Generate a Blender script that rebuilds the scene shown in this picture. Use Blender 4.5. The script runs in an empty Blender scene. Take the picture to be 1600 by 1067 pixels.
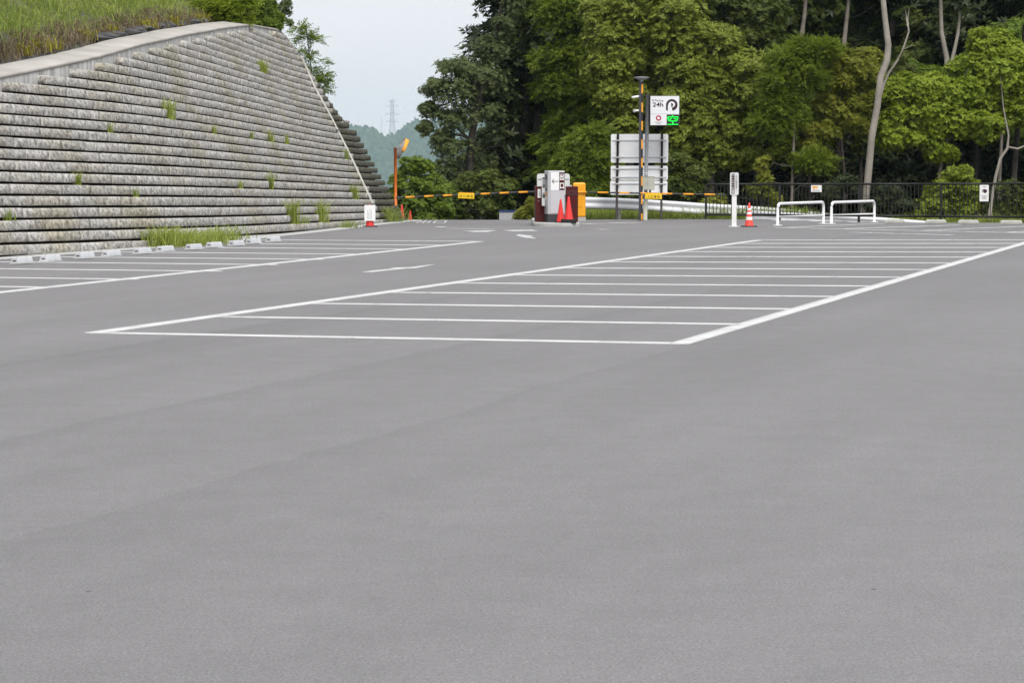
import bpy, math, random
import numpy as np
from mathutils import Vector, Matrix

random.seed(7)
RNG = np.random.default_rng(7)
SC = bpy.context.scene
COL = SC.collection
R = math.radians

# ------------------------------------------------------------------ camera, sky, sun, exposure
F_PX, CX, CY, PITCH, CAM_H = 3950.0, 800.0, 533.5, R(3.89), 1.35
cd = bpy.data.cameras.new('camera'); cam = bpy.data.objects.new('camera', cd); COL.objects.link(cam)
cd.sensor_width = 36.0; cd.lens = F_PX / 1600 * 36.0
cd.clip_start = 0.1; cd.clip_end = 12000
cam.location = (0, 0, CAM_H); cam.rotation_euler = (R(90) - PITCH, 0, 0)
SC.camera = cam

SUN_EL, SUN_AZ = R(50), R(163)          # azimuth measured clockwise from +Y: behind the camera, a little to the right
w = bpy.data.worlds.new('World'); SC.world = w; w.use_nodes = True
nt = w.node_tree; nt.nodes.clear()
out = nt.nodes.new('ShaderNodeOutputWorld'); bg = nt.nodes.new('ShaderNodeBackground')
sky = nt.nodes.new('ShaderNodeTexSky'); sky.sky_type = 'NISHITA'; sky.sun_disc = False
sky.sun_elevation = SUN_EL; sky.sun_rotation = SUN_AZ
tc = nt.nodes.new('ShaderNodeTexCoord'); sep = nt.nodes.new('ShaderNodeSeparateXYZ')
ramp = nt.nodes.new('ShaderNodeValToRGB')       # overcast sky: brighter towards the zenith
ramp.color_ramp.elements[0].position = 0.0; ramp.color_ramp.elements[0].color = (9.35, 9.3, 9.5, 1)
ramp.color_ramp.elements[1].position = 1.0; ramp.color_ramp.elements[1].color = (15.6, 15.8, 16.2, 1)
e = ramp.color_ramp.elements.new(0.12); e.color = (9.6, 9.75, 10.1, 1)
nz = nt.nodes.new('ShaderNodeTexNoise'); nz.inputs['Scale'].default_value = 6; nz.inputs['Detail'].default_value = 5
mp = nt.nodes.new('ShaderNodeMapping'); mp.inputs['Scale'].default_value = (1, 1, 3.5)
cl = nt.nodes.new('ShaderNodeMapRange'); cl.inputs[1].default_value = .3; cl.inputs[2].default_value = .7
cl.inputs[3].default_value = .97; cl.inputs[4].default_value = 1.03
mul = nt.nodes.new('ShaderNodeVectorMath'); mul.operation = 'SCALE'
mix = nt.nodes.new('ShaderNodeMix'); mix.data_type = 'RGBA'; mix.inputs[0].default_value = 0.93
L = nt.links.new
L(tc.outputs['Generated'], sep.inputs[0]); L(sep.outputs[2], ramp.inputs[0])
L(tc.outputs['Generated'], mp.inputs[0]); L(mp.outputs[0], nz.inputs[0]); L(nz.outputs[0], cl.inputs[0])
L(ramp.outputs[0], mul.inputs[0]); L(cl.outputs[0], mul.inputs['Scale'])
L(sky.outputs[0], mix.inputs[6]); L(mul.outputs[0], mix.inputs[7]); L(mix.outputs[2], bg.inputs[0])
bg.inputs[1].default_value = 0.1
L(bg.outputs[0], out.inputs[0])

sl = bpy.data.lights.new('sun', 'SUN'); sun = bpy.data.objects.new('sun', sl); COL.objects.link(sun)
sl.energy = 2.6; sl.angle = R(16); sl.color = (1, .96, .9)
sd = Vector((math.sin(SUN_AZ) * math.cos(SUN_EL), math.cos(SUN_AZ) * math.cos(SUN_EL), math.sin(SUN_EL)))
sun.rotation_euler = sd.to_track_quat('Z', 'Y').to_euler(); sun.location = (0, -20, 60)

vs = SC.view_settings
vs.view_transform = 'Standard'; vs.look = 'None'; vs.exposure = 0.0; vs.gamma = 1; vs.use_curve_mapping = False
SC.render.engine = 'CYCLES'
cy = SC.cycles
cy.use_adaptive_sampling = False; cy.max_bounces = 6; cy.diffuse_bounces = 3; cy.glossy_bounces = 2; cy.transmission_bounces = 3
cy.transparent_max_bounces = 4; cy.volume_bounces = 0; cy.use_denoising = True; cy.denoiser = 'OPENIMAGEDENOISE'; cy.denoising_input_passes = 'RGB_ALBEDO_NORMAL'; cy.denoising_prefilter = 'ACCURATE'

# ------------------------------------------------------------------ projection helpers (photograph pixel, 1600 x 1067)
FWD = np.array([0, math.cos(PITCH), -math.sin(PITCH)]); UPV = np.array([0, math.sin(PITCH), math.cos(PITCH)])
CAMP = np.array([0, 0, CAM_H])
def ray(px, py):
    return FWD + (px - CX) / F_PX * np.array([1., 0, 0]) + (CY - py) / F_PX * UPV
def at(px, py, Y):
    d = ray(px, py); return CAMP + d * (Y / d[1])
def proj(P):
    P = np.asarray(P, float); v = P - CAMP
    z = v @ FWD
    return CX + v[..., 0] / z * F_PX, CY - (v @ UPV) / z * F_PX
def G(x, y):
    """height of the paved ground"""
    y = np.asarray(y, float); x = np.asarray(x, float)
    t = np.clip((y - 47) / 6, 0, 1); soft = np.where(y > 53, (y - 50) * .008, .008 * 3 * t * t)
    z = -np.minimum(soft, .2)
    lane = np.clip((3.2 - x) / 1.5, 0, 1)
    return z - lane * np.clip(y - 78.6, 0, 40) * .12
def ground(px, py):
    d = ray(px, py); lo, hi = 5., 78.4
    for _ in range(40):
        m = (lo + hi) / 2; p = CAMP + d * (m / d[1])
        if p[2] > G(p[0], p[1]): lo = m
        else: hi = m
    p = CAMP + d * (lo / d[1]); p[2] = G(p[0], p[1]); return p

# ------------------------------------------------------------------ materials
def mat(name, color, rough=.6, var=.12, scale=6., metal=0., bump=0., spec=.4, emit=0.):
    m = bpy.data.materials.new(name); m.use_nodes = True
    t = m.node_tree; b = t.nodes['Principled BSDF']
    b.inputs['Roughness'].default_value = rough; b.inputs['Metallic'].default_value = metal
    b.inputs['Specular IOR Level'].default_value = spec
    tx = t.nodes.new('ShaderNodeTexCoord'); n = t.nodes.new('ShaderNodeTexNoise')
    n.inputs['Scale'].default_value = scale; n.inputs['Detail'].default_value = 6
    r = t.nodes.new('ShaderNodeValToRGB')
    c = np.array(color[:3])
    r.color_ramp.elements[0].position = .3; r.color_ramp.elements[1].position = .7
    r.color_ramp.elements[0].color = (*np.clip(c * (1 - var), 0, 1), 1)
    r.color_ramp.elements[1].color = (*np.clip(c * (1 + var), 0, 1), 1)
    t.links.new(tx.outputs['Object'], n.inputs[0]); t.links.new(n.outputs[0], r.inputs[0])
    t.links.new(r.outputs[0], b.inputs['Base Color'])
    if emit:
        t.links.new(r.outputs[0], b.inputs['Emission Color']); b.inputs['Emission Strength'].default_value = emit
    if bump:
        bn = t.nodes.new('ShaderNodeBump'); bn.inputs['Strength'].default_value = bump; bn.inputs['Distance'].default_value = .02
        n2 = t.nodes.new('ShaderNodeTexNoise'); n2.inputs['Scale'].default_value = scale * 5; n2.inputs['Detail'].default_value = 4
        t.links.new(tx.outputs['Object'], n2.inputs[0]); t.links.new(n2.outputs[0], bn.inputs['Height'])
        t.links.new(bn.outputs[0], b.inputs['Normal'])
    return m

def leafmat(name, c1, c2, trans=.3, patch=.35, rough=.55):
    """foliage: each leaf its own tint between c1 and c2, with broad patches of tint through the crown"""
    m = bpy.data.materials.new(name); m.use_nodes = True
    t = m.node_tree; b = t.nodes['Principled BSDF']; o = t.nodes['Material Output']
    geo = t.nodes.new('ShaderNodeNewGeometry'); tx = t.nodes.new('ShaderNodeTexCoord')
    n = t.nodes.new('ShaderNodeTexNoise'); n.inputs['Scale'].default_value = .9; n.inputs['Detail'].default_value = 2
    t.links.new(tx.outputs['Object'], n.inputs[0])
    a = t.nodes.new('ShaderNodeMath'); a.operation = 'MULTIPLY_ADD'
    t.links.new(geo.outputs['Random Per Island'], a.inputs[0]); a.inputs[1].default_value = 1 - patch
    s = t.nodes.new('ShaderNodeMapRange'); s.inputs[1].default_value = .3; s.inputs[2].default_value = .7
    s.inputs[3].default_value = -.15 * patch; s.inputs[4].default_value = patch * 1.15
    t.links.new(n.outputs[0], s.inputs[0]); t.links.new(s.outputs[0], a.inputs[2])
    mx = t.nodes.new('ShaderNodeMix'); mx.data_type = 'RGBA'
    mx.inputs[6].default_value = (*c1, 1); mx.inputs[7].default_value = (*c2, 1)
    t.links.new(a.outputs[0], mx.inputs[0])
    t.links.new(mx.outputs[2], b.inputs['Base Color']); b.inputs['Roughness'].default_value = rough
    b.inputs['Specular IOR Level'].default_value = .35
    tr = t.nodes.new('ShaderNodeBsdfTranslucent'); ms = t.nodes.new('ShaderNodeMixShader'); ms.inputs[0].default_value = trans
    t.links.new(mx.outputs[2], tr.inputs[0]); t.links.new(b.outputs[0], ms.inputs[1]); t.links.new(tr.outputs[0], ms.inputs[2])
    t.links.new(ms.outputs[0], o.inputs['Surface'])
    return m

M = {}
M['white'] = mat('white_paint', (.78, .78, .78), .4, .03)
M['offwhite'] = mat('offwhite_plastic', (.66, .67, .66), .45, .06)
M['silver'] = mat('silver_grey_paint', (.43, .43, .45), .4, .04)
M['dkgrey'] = mat('dark_grey_base', (.045, .045, .05), .5, .1)
M['maroon'] = mat('maroon_paint', (.075, .010, .010), .5, .1, spec=.2)
M['armblack'] = mat('dull_black_sleeve', (.045, .045, .045), .55, .1)
M['black'] = mat('black_paint', (.014, .014, .015), .45, .15)
M['fence'] = mat('black_fence_paint', (.011, .011, .010), .5, .2)
M['rubber'] = mat('black_rubber', (.02, .02, .021), .75, .2)
M['yellow'] = mat('yellow_paint', (.8, .36, .012), .4, .06, 2)
M['signyellow'] = mat('yellow_sign', (.8, .52, .02), .45, .04)
M['orange'] = mat('orange_stripe', (.84, .35, .02), .45, .05)
M['mirrororange'] = mat('orange_pole', (.62, .15, .018), .45, .12)
M['red'] = mat('red_cone_plastic', (.72, .035, .03), .5, .08, 3)
M['fadedred'] = mat('faded_red_plastic', (.75, .075, .055), .55, .1, 3)
M['polegrey'] = mat('galvanised_grey', (.24, .25, .26), .5, .1, 5)
M['polenavy'] = mat('dark_blue_grey', (.05, .052, .065), .45, .1)
M['brown'] = mat('dark_brown_post', (.022, .013, .012), .5, .15)
M['signback'] = mat('aluminium_sign_back', (.80, .81, .82), .5, .03, 1.5)
M['bracket'] = mat('aluminium_bracket', (.52, .53, .55), .4, .06)
M['beige'] = mat('beige_box', (.45, .45, .39), .5, .05)
M['rail'] = mat('guard_rail_white', (.68, .69, .72), .4, .05, 3)
M['led'] = mat('green_led', (.0, .75, .05), .5, .2, 40, emit=.9)
M['ring'] = mat('crimson_print', (.42, .02, .05), .5, .02)
M['darkprint'] = mat('dark_print', (.035, .012, .018), .5, .05)
M['greyprint'] = mat('grey_print', (.3, .3, .32), .5, .05)
M['paint'] = mat('road_paint', (.51, .51, .51), .75, .10, 2.2, bump=.1)
M['paintworn'] = mat('worn_road_paint', (.50, .50, .505), .75, .16, 3.5, bump=.15)
M['concrete'] = mat('concrete', (.30, .29, .275), .85, .2, 1.6, bump=.3)
M['stopconc'] = mat('weathered_concrete', (.38, .38, .35), .85, .15, 8, bump=.2)
M['kerb'] = mat('kerb_concrete', (.40, .40, .39), .8, .12, 5, bump=.2)
M['stopplastic'] = mat('pale_translucent_plastic', (.50, .51, .53), .35, .05, 6)
M['mirrorback'] = mat('grey_mirror_back', (.30, .29, .29), .45, .1)
M['steel'] = mat('steel_lattice', (.32, .33, .35), .5, .1, .2)
M['bluerail'] = mat('blue_coping', (.03, .06, .2), .5, .1)
M['pipe'] = mat('pale_pipe', (.46, .45, .41), .5, .12)
M['bark_dark'] = mat('dark_bark', (.05, .042, .035), .9, .4, 4, bump=.5)
M['bark_grey'] = mat('grey_bark', (.15, .13, .11), .85, .35, 3, bump=.5)
M['bark_pale'] = mat('pale_bark', (.27, .245, .21), .8, .22, 2.5, bump=.3)
M['twig'] = mat('dry_twig', (.13, .12, .105), .9, .3, 3)
M['soil_gapshade'] = mat('forest_soil_and_gap_shade', (.035, .027, .018), .95, .4, 1.0, bump=.4)  # forest floor; doubles as painted shade inside the wall's course gaps
M['bank'] = mat('bank_soil', (.075, .075, .03), .95, .35, .8, bump=.4)
M['rock'] = mat('dark_rock', (.06, .06, .062), .9, .4, 2.0, bump=.6)
M['mosschannel'] = mat('mossy_channel', (.05, .055, .035), .9, .4, 3.0, bump=.5)

# leaf tints
LM = {
 'oak': leafmat('oak_leaf', (.082, .122, .011), (.335, .38, .048), .4),
 'oakdark': leafmat('evergreen_leaf', (.052, .082, .012), (.165, .205, .036), .38),
 'cypress': leafmat('cypress_frond', (.085, .145, .012), (.26, .33, .034), .42),
 'bright': leafmat('bright_leaf', (.15, .23, .012), (.38, .46, .045), .45),
 'olive': leafmat('olive_leaf', (.12, .15, .013), (.34, .35, .042), .45),
 'yellowgreen': leafmat('yellow_green_leaf', (.12, .18, .014), (.34, .40, .04), .42),
 'back': leafmat('shade_darkened_leaf', (.016, .026, .007), (.052, .070, .017), .25),  # shade of the deep wood darkened into the leaf colour
 'edge': leafmat('edge_leaf', (.055, .085, .028), (.18, .22, .075), .4),
 'shrub': leafmat('shrub_leaf', (.085, .15, .014), (.24, .33, .038), .42),
 'grass': leafmat('green_grass', (.15, .235, .03), (.34, .38, .08), .4, .45),
 'tan': leafmat('dry_grass', (.10, .075, .04), (.27, .21, .12), .3, .5),
 'weed': leafmat('weed_blade', (.17, .24, .025), (.42, .46, .10), .42, .3),
 'goldweed': leafmat('golden_weed', (.16, .15, .006), (.36, .32, .012), .3, .3),
}

# asphalt: fine aggregate, lane-long streaks along the paving direction and worn patches
def asphalt():
    m = bpy.data.materials.new('asphalt'); m.use_nodes = True
    t = m.node_tree; b = t.nodes['Principled BSDF']; b.inputs['Roughness'].default_value = .9
    b.inputs['Specular IOR Level'].default_value = .25
    N = t.nodes.new; K = t.links.new
    tx = N('ShaderNodeTexCoord')
    def noise(scale, detail, vec, rough=.6):
        n = N('ShaderNodeTexNoise'); n.inputs['Scale'].default_value = scale; n.inputs['Detail'].default_value = detail
        n.inputs['Roughness'].default_value = rough
        K(vec, n.inputs[0]); return n.outputs[0]
    def rng(v, a, bb, lo, hi):
        r = N('ShaderNodeMapRange'); r.inputs[1].default_value = a; r.inputs[2].default_value = bb
        r.inputs[3].default_value = lo; r.inputs[4].default_value = hi; K(v, r.inputs[0]); return r.outputs[0]
    def math_(op, a, bb):
        x = N('ShaderNodeMath'); x.operation = op
        for i, v in enumerate((a, bb)):
            if isinstance(v, (int, float)): x.inputs[i].default_value = v
            else: K(v, x.inputs[i])
        return x.outputs[0]
    P = tx.outputs['Object']
    mp = N('ShaderNodeMapping'); mp.inputs['Rotation'].default_value = (0, 0, R(17)); K(P, mp.inputs[0])
    st = N('ShaderNodeMapping'); st.inputs['Scale'].default_value = (1.1, .09, 1); K(mp.outputs[0], st.inputs[0])
    streak = rng(noise(1.0, 5, st.outputs[0]), .35, .65, .955, 1.04)
    patch = rng(noise(.12, 5, P), .3, .7, .925, 1.06)
    grain = rng(noise(110, 2, P), .3, .7, .72, 1.28)
    grain2 = rng(noise(38, 2, P), .3, .7, .93, 1.07)
    vor = N('ShaderNodeTexVoronoi'); vor.inputs['Scale'].default_value = 60; K(P, vor.inputs[0])
    fleck = rng(vor.outputs['Distance'], .0, .2, 1.55, 1.0)
    v2 = N('ShaderNodeTexVoronoi'); v2.inputs['Scale'].default_value = 1.15; K(P, v2.inputs[0]); speck = rng(v2.outputs['Distance'], .010, .016, .5, 1.0)
    sx = N('ShaderNodeSeparateXYZ'); K(mp.outputs[0], sx.inputs[0])
    wob = math_('MULTIPLY', math_('SUBTRACT', noise(.6, 4, P), .5), .3)
    xx = math_('ADD', sx.outputs[0], wob)
    mott = rng(noise(13, 3, P), .3, .7, .965, 1.035); mot2 = rng(noise(3.2, 4, P), .3, .7, .955, 1.045)
    v = math_('MULTIPLY', math_('MULTIPLY', streak, math_('MULTIPLY', mott, mot2)), patch); v = math_('MULTIPLY', v, grain); v = math_('MULTIPLY', v, grain2); v = math_('MULTIPLY', v, fleck); v = math_('MULTIPLY', v, speck)
    for x0, wd, dk in SEAMS:                    # seams between paving lanes: one crisp edge, one soft edge
        f = rng(math_('SUBTRACT', xx, x0), 0.0, wd, dk, 1.0)
        k = N('ShaderNodeMath'); k.operation = 'GREATER_THAN'; K(xx, k.inputs[0]); k.inputs[1].default_value = x0
        mxx = N('ShaderNodeMix'); mxx.data_type = 'FLOAT'; K(k.outputs[0], mxx.inputs[0]); mxx.inputs[2].default_value = 1.0; K(f, mxx.inputs[3])
        v = math_('MULTIPLY', v, mxx.outputs[0])
    mul = N('ShaderNodeVectorMath'); mul.operation = 'SCALE'; mul.inputs[0].default_value = ASPH; K(v, mul.inputs['Scale'])
    K(mul.outputs[0], b.inputs['Base Color'])
    bn = N('ShaderNodeBump'); bn.inputs['Strength'].default_value = .35; bn.inputs['Distance'].default_value = .006
    K(noise(130, 3, P), bn.inputs['Height']); K(bn.outputs[0], b.inputs['Normal'])
    return m
ASPH = (.172, .167, .170)
def seamx(px, py):
    p = ground(px, py); a = R(17); return p[0] * math.cos(a) - p[1] * math.sin(a)
SEAMS = [(seamx(380, 740) , 1.8, .95), (seamx(420, 600), 1.4, .945), (seamx(60, 560), 1.6, .94), (seamx(380, 740), .2, .965), (seamx(420, 600), .2, .96), (seamx(60, 560), .2, .96)]
M['asphalt'] = asphalt()

# split stone of the retaining wall: speckled face, per-block tone, lighter top edge from real geometry
def stone(name, base, moss_shade=0.):
    m = bpy.data.materials.new(name); m.use_nodes = True
    t = m.node_tree; b = t.nodes['Principled BSDF']; b.inputs['Roughness'].default_value = .95
    b.inputs['Specular IOR Level'].default_value = .2
    N = t.nodes.new; K = t.links.new
    tx = N('ShaderNodeTexCoord'); geo = N('ShaderNodeNewGeometry')
    st = N('ShaderNodeMapping'); st.inputs['Rotation'].default_value = (R(30), 0, 0); K(tx.outputs['Object'], st.inputs[0])
    sc = N('ShaderNodeMapping'); sc.inputs['Scale'].default_value = (1, .45, 1); K(st.outputs[0], sc.inputs[0])
    n1 = N('ShaderNodeTexNoise'); n1.inputs['Scale'].default_value = 19; n1.inputs['Detail'].default_value = 5; n1.inputs['Roughness'].default_value = .7; K(sc.outputs[0], n1.inputs[0])
    n2 = N('ShaderNodeTexNoise'); n2.inputs['Scale'].default_value = .8; n2.inputs['Detail'].default_value = 4; K(tx.outputs['Object'], n2.inputs[0])
    r1 = N('ShaderNodeMapRange'); r1.inputs[1].default_value = .36; r1.inputs[2].default_value = .64; r1.inputs[3].default_value = .40; r1.inputs[4].default_value = 1.36; K(n1.outputs[0], r1.inputs[0])
    r3 = N('ShaderNodeMapRange'); r3.inputs[3].default_value = .91; r3.inputs[4].default_value = 1.07; K(geo.outputs['Random Per Island'], r3.inputs[0])
    mu = N('ShaderNodeMath'); mu.operation = 'MULTIPLY'; K(r1.outputs[0], mu.inputs[0]); K(r3.outputs[0], mu.inputs[1])
    mx = N('ShaderNodeMix'); mx.data_type = 'RGBA'
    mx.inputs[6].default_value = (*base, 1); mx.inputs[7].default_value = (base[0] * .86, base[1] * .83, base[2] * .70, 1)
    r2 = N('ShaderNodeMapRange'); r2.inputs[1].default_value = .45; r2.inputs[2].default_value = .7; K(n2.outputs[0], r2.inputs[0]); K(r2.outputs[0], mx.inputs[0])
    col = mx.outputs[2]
    if moss_shade:
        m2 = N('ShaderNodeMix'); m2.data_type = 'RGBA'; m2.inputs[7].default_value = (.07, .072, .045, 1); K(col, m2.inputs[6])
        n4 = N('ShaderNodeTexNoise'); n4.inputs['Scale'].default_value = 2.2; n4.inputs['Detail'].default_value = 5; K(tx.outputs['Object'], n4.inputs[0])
        r4 = N('ShaderNodeMapRange'); r4.inputs[1].default_value = .3; r4.inputs[2].default_value = .65; r4.inputs[3].default_value = moss_shade * .5; r4.inputs[4].default_value = moss_shade; K(n4.outputs[0], r4.inputs[0]); K(r4.outputs[0], m2.inputs[0]); col = m2.outputs[2]
    ml = N('ShaderNodeVectorMath'); ml.operation = 'SCALE'; K(col, ml.inputs[0]); K(mu.outputs[0], ml.inputs['Scale'])
    K(ml.outputs[0], b.inputs['Base Color'])
    bn = N('ShaderNodeBump'); bn.inputs['Strength'].default_value = .5; bn.inputs['Distance'].default_value = .02
    K(n1.outputs[0], bn.inputs['Height']); K(bn.outputs[0], b.inputs['Normal'])
    return m
M['stone'] = stone('split_stone', (.45, .432, .41))
M['mossshadestone'] = stone('mossy_shaded_split_stone', (.19, .175, .155), .75)  # facet turned from the light: shade put into the base tone, plus moss

# weathered concrete face with run-down streaks
def worn(m, lo, hi, sc):
    t = m.node_tree; b = t.nodes['Principled BSDF']; N = t.nodes.new; K = t.links.new
    tx = N('ShaderNodeTexCoord'); n = N('ShaderNodeTexNoise'); n.inputs['Scale'].default_value = sc; n.inputs['Detail'].default_value = 7; n.inputs['Roughness'].default_value = .7; K(tx.outputs['Object'], n.inputs[0])
    r = N('ShaderNodeMapRange'); r.inputs[1].default_value = lo; r.inputs[2].default_value = hi; K(n.outputs[0], r.inputs[0])
    mx = N('ShaderNodeMix'); mx.data_type = 'RGBA'; K(r.outputs[0], mx.inputs[0]); mx.inputs[6].default_value = (.26, .255, .255, 1); K(b.inputs['Base Color'].links[0].from_socket, mx.inputs[7]); K(mx.outputs[2], b.inputs['Base Color'])
worn(M['paint'], .30, .44, 5); worn(M['paintworn'], .34, .52, 4)
def streaked():
    m = mat('streaked_concrete', (.50, .495, .48), .85, .12, 3, bump=.2)
    t = m.node_tree; b = t.nodes['Principled BSDF']; N = t.nodes.new; K = t.links.new
    tx = N('ShaderNodeTexCoord'); mp = N('ShaderNodeMapping'); mp.inputs['Scale'].default_value = (5, 5, .35); K(tx.outputs['Object'], mp.inputs[0])
    n = N('ShaderNodeTexNoise'); n.inputs['Scale'].default_value = 1.6; n.inputs['Detail'].default_value = 4; K(mp.outputs[0], n.inputs[0])
    r = N('ShaderNodeMapRange'); r.inputs[1].default_value = .35; r.inputs[2].default_value = .6; r.inputs[3].default_value = .62; r.inputs[4].default_value = 1.12; K(n.outputs[0], r.inputs[0])
    ml = N('ShaderNodeVectorMath'); ml.operation = 'SCALE'
    src = b.inputs['Base Color'].links[0].from_socket; K(src, ml.inputs[0]); K(r.outputs[0], ml.inputs['Scale']); K(ml.outputs[0], b.inputs['Base Color'])
    return m
M['streaked'] = streaked()

# ------------------------------------------------------------------ mesh helpers
def link(name, me, parent=None):
    o = bpy.data.objects.new(name, me); COL.objects.link(o)
    if parent is not None: o.parent = parent
    return o
def tag(o, label=None, cat=None, group=None, kind=None):
    for k, v in (('label', label), ('category', cat), ('group', group), ('kind', kind)):
        if v: o[k] = v
    return o
def empty(name, loc, rz=0.):
    o = bpy.data.objects.new(name, None); COL.objects.link(o); o.location = loc; o.rotation_euler = (0, 0, rz)
    o.empty_display_size = .2; return o
def np_mesh(name, V, Fq, mats, parent=None, smooth=False, mi=None, loc=None):
    """mesh from numpy vertices (n,3) and faces (m,k)"""
    V = np.asarray(V, np.float32); Fq = np.asarray(Fq, np.int32)
    me = bpy.data.meshes.new(name); k = Fq.shape[1]; m = len(Fq)
    me.vertices.add(len(V)); me.vertices.foreach_set('co', V.ravel())
    me.loops.add(m * k); me.loops.foreach_set('vertex_index', Fq.ravel())
    me.polygons.add(m); me.polygons.foreach_set('loop_start', np.arange(0, m * k, k, dtype=np.int32))
    me.polygons.foreach_set('loop_total', np.full(m, k, np.int32))
    if smooth: me.polygons.foreach_set('use_smooth', np.ones(m, bool))
    for x in (mats if isinstance(mats, (list, tuple)) else [mats]): me.materials.append(x)
    if mi is not None: me.polygons.foreach_set('material_index', np.asarray(mi, np.int32))
    me.update(calc_edges=True)
    o = link(name, me, parent)
    if loc is not None: o.location = loc
    return o

class MB:
    """collects shapes; build() links them as ONE mesh object"""
    def __init__(s): s.v = []; s.f = []; s.m = []; s.sm = []
    def add(s, vs, fs, mi=0, smooth=False):
        n = len(s.v); s.v += [tuple(map(float, v)) for v in vs]
        for f in fs: s.f.append([i + n for i in f]); s.m.append(mi); s.sm.append(smooth)
        return s
    def box(s, x0, x1, y0, y1, z0, z1, mi=0):
        vs = [(x, y, z) for z in (z0, z1) for y in (y0, y1) for x in (x0, x1)]
        return s.add(vs, [(0, 2, 3, 1), (4, 5, 7, 6), (0, 1, 5, 4), (2, 6, 7, 3), (0, 4, 6, 2), (1, 3, 7, 5)], mi)
    def tube(s, pts, r, n=8, mi=0, cap=True, smooth=True):
        pts = [Vector(p) for p in pts]; rs = r if isinstance(r, (list, tuple)) else [r] * len(pts)
        V = []; base = len(s.v); fs = []
        for i, p in enumerate(pts):
            d = (pts[min(i + 1, len(pts) - 1)] - pts[max(i - 1, 0)]).normalized()
            a = Vector((0, 0, 1)) if abs(d.z) < .9 else Vector((0, 1, 0))
            u = d.cross(a).normalized(); vv = d.cross(u)
            V += [p + (u * math.cos(t) + vv * math.sin(t)) * rs[i] for t in [2 * math.pi * k / n for k in range(n)]]
        for i in range(len(pts) - 1):
            for k in range(n):
                k2 = (k + 1) % n; fs.append((i * n + k, i * n + k2, (i + 1) * n + k2, (i + 1) * n + k))
        s.add(V, fs, mi, smooth)
        if cap:
            s.f.append([base + k for k in range(n)]); s.m.append(mi); s.sm.append(False)
            s.f.append([base + (len(pts) - 1) * n + k for k in reversed(range(n))]); s.m.append(mi); s.sm.append(False)
        return s
    def lathe(s, prof, n=24, mi=0, smooth=True, mids=None, c=(0, 0)):
        """prof: (radius, z) list about the vertical axis"""
        V = [(c[0] + r * math.cos(2 * math.pi * k / n), c[1] + r * math.sin(2 * math.pi * k / n), z) for r, z in prof for k in range(n)]
        base = len(s.v); s.add(V, [], mi)
        for i in range(len(prof) - 1):
            for k in range(n):
                k2 = (k + 1) % n
                s.f.append([base + i * n + k, base + i * n + k2, base + (i + 1) * n + k2, base + (i + 1) * n + k])
                s.m.append(mids[i] if mids else mi); s.sm.append(smooth)
        return s
    def prism(s, poly, y0, y1, mi=0):
        """poly: (x, z) outline (counter-clockwise seen from -y), pushed from y0 to y1"""
        n = len(poly); vs = [(x, y0, z) for x, z in poly] + [(x, y1, z) for x, z in poly]
        fs = [list(range(n)), list(reversed(range(n, 2 * n)))] + [(i, i + n, (i + 1) % n + n, (i + 1) % n) for i in range(n)]
        return s.add(vs, fs, mi)
    def slab(s, poly, z0, z1, mi=0):
        n = len(poly); vs = [(x, y, z0) for x, y in poly] + [(x, y, z1) for x, y in poly]
        fs = [list(reversed(range(n))), list(range(n, 2 * n))] + [(i, (i + 1) % n, (i + 1) % n + n, i + n) for i in range(n)]
        return s.add(vs, fs, mi)
    def build(s, name, mats, parent=None, bevel=0., loc=None):
        me = bpy.data.meshes.new(name); me.from_pydata(s.v, [], s.f)
        for x in (mats if isinstance(mats, (list, tuple)) else [mats]): me.materials.append(x)
        me.polygons.foreach_set('material_index', s.m); me.polygons.foreach_set('use_smooth', s.sm); me.update()
        o = link(name, me, parent)
        if loc is not None: o.location = loc
        if bevel:
            b = o.modifiers.new('edge', 'BEVEL'); b.width = bevel; b.segments = 2; b.limit_method = 'ANGLE'; b.angle_limit = R(40)
        return o
def rrect(x0, x1, z0, z1, r, n=4):
    pts = []
    for cx_, cz_, a0 in ((x1 - r, z0 + r, -90), (x1 - r, z1 - r, 0), (x0 + r, z1 - r, 90), (x0 + r, z0 + r, 180)):
        for k in range(n + 1):
            a = R(a0 + 90 * k / n); pts.append((cx_ + r * math.cos(a), cz_ + r * math.sin(a)))
    return pts
def text_mesh(name, body, mt, parent, loc, w, h, bold=0., rot=None, vertical=False, depth=.0):
    """lettering standing in the xz plane (readable from -y), fitted to w x h about loc"""
    c = bpy.data.curves.new(name, 'FONT'); c.body = '\n'.join(body) if vertical else body
    c.align_x = 'CENTER'; c.offset = bold; c.resolution_u = 3
    if vertical: c.space_line = .95
    t = bpy.data.objects.new('tmp_lettering', c); COL.objects.link(t)
    me = bpy.data.meshes.new_from_object(t.evaluated_get(bpy.context.evaluated_depsgraph_get()))
    bpy.data.objects.remove(t); bpy.data.curves.remove(c)
    n = len(me.vertices); co = np.empty(n * 3, np.float32); me.vertices.foreach_get('co', co); co = co.reshape(-1, 3)
    lo, hi = co.min(0), co.max(0); s = np.array([w / (hi[0] - lo[0]), h / (hi[1] - lo[1])])
    o3 = np.zeros_like(co); o3[:, 0] = (co[:, 0] - (lo[0] + hi[0]) / 2) * s[0]; o3[:, 2] = (co[:, 1] - (lo[1] + hi[1]) / 2) * s[1]
    if rot == 'flat': o3[:, 1] = o3[:, 2]; o3[:, 2] = 0
    me.vertices.foreach_set('co', o3.ravel()); me.materials.clear(); me.materials.append(mt); me.update(); me.name = name
    o = link(name, me, parent); o.location = loc
    return o

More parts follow.
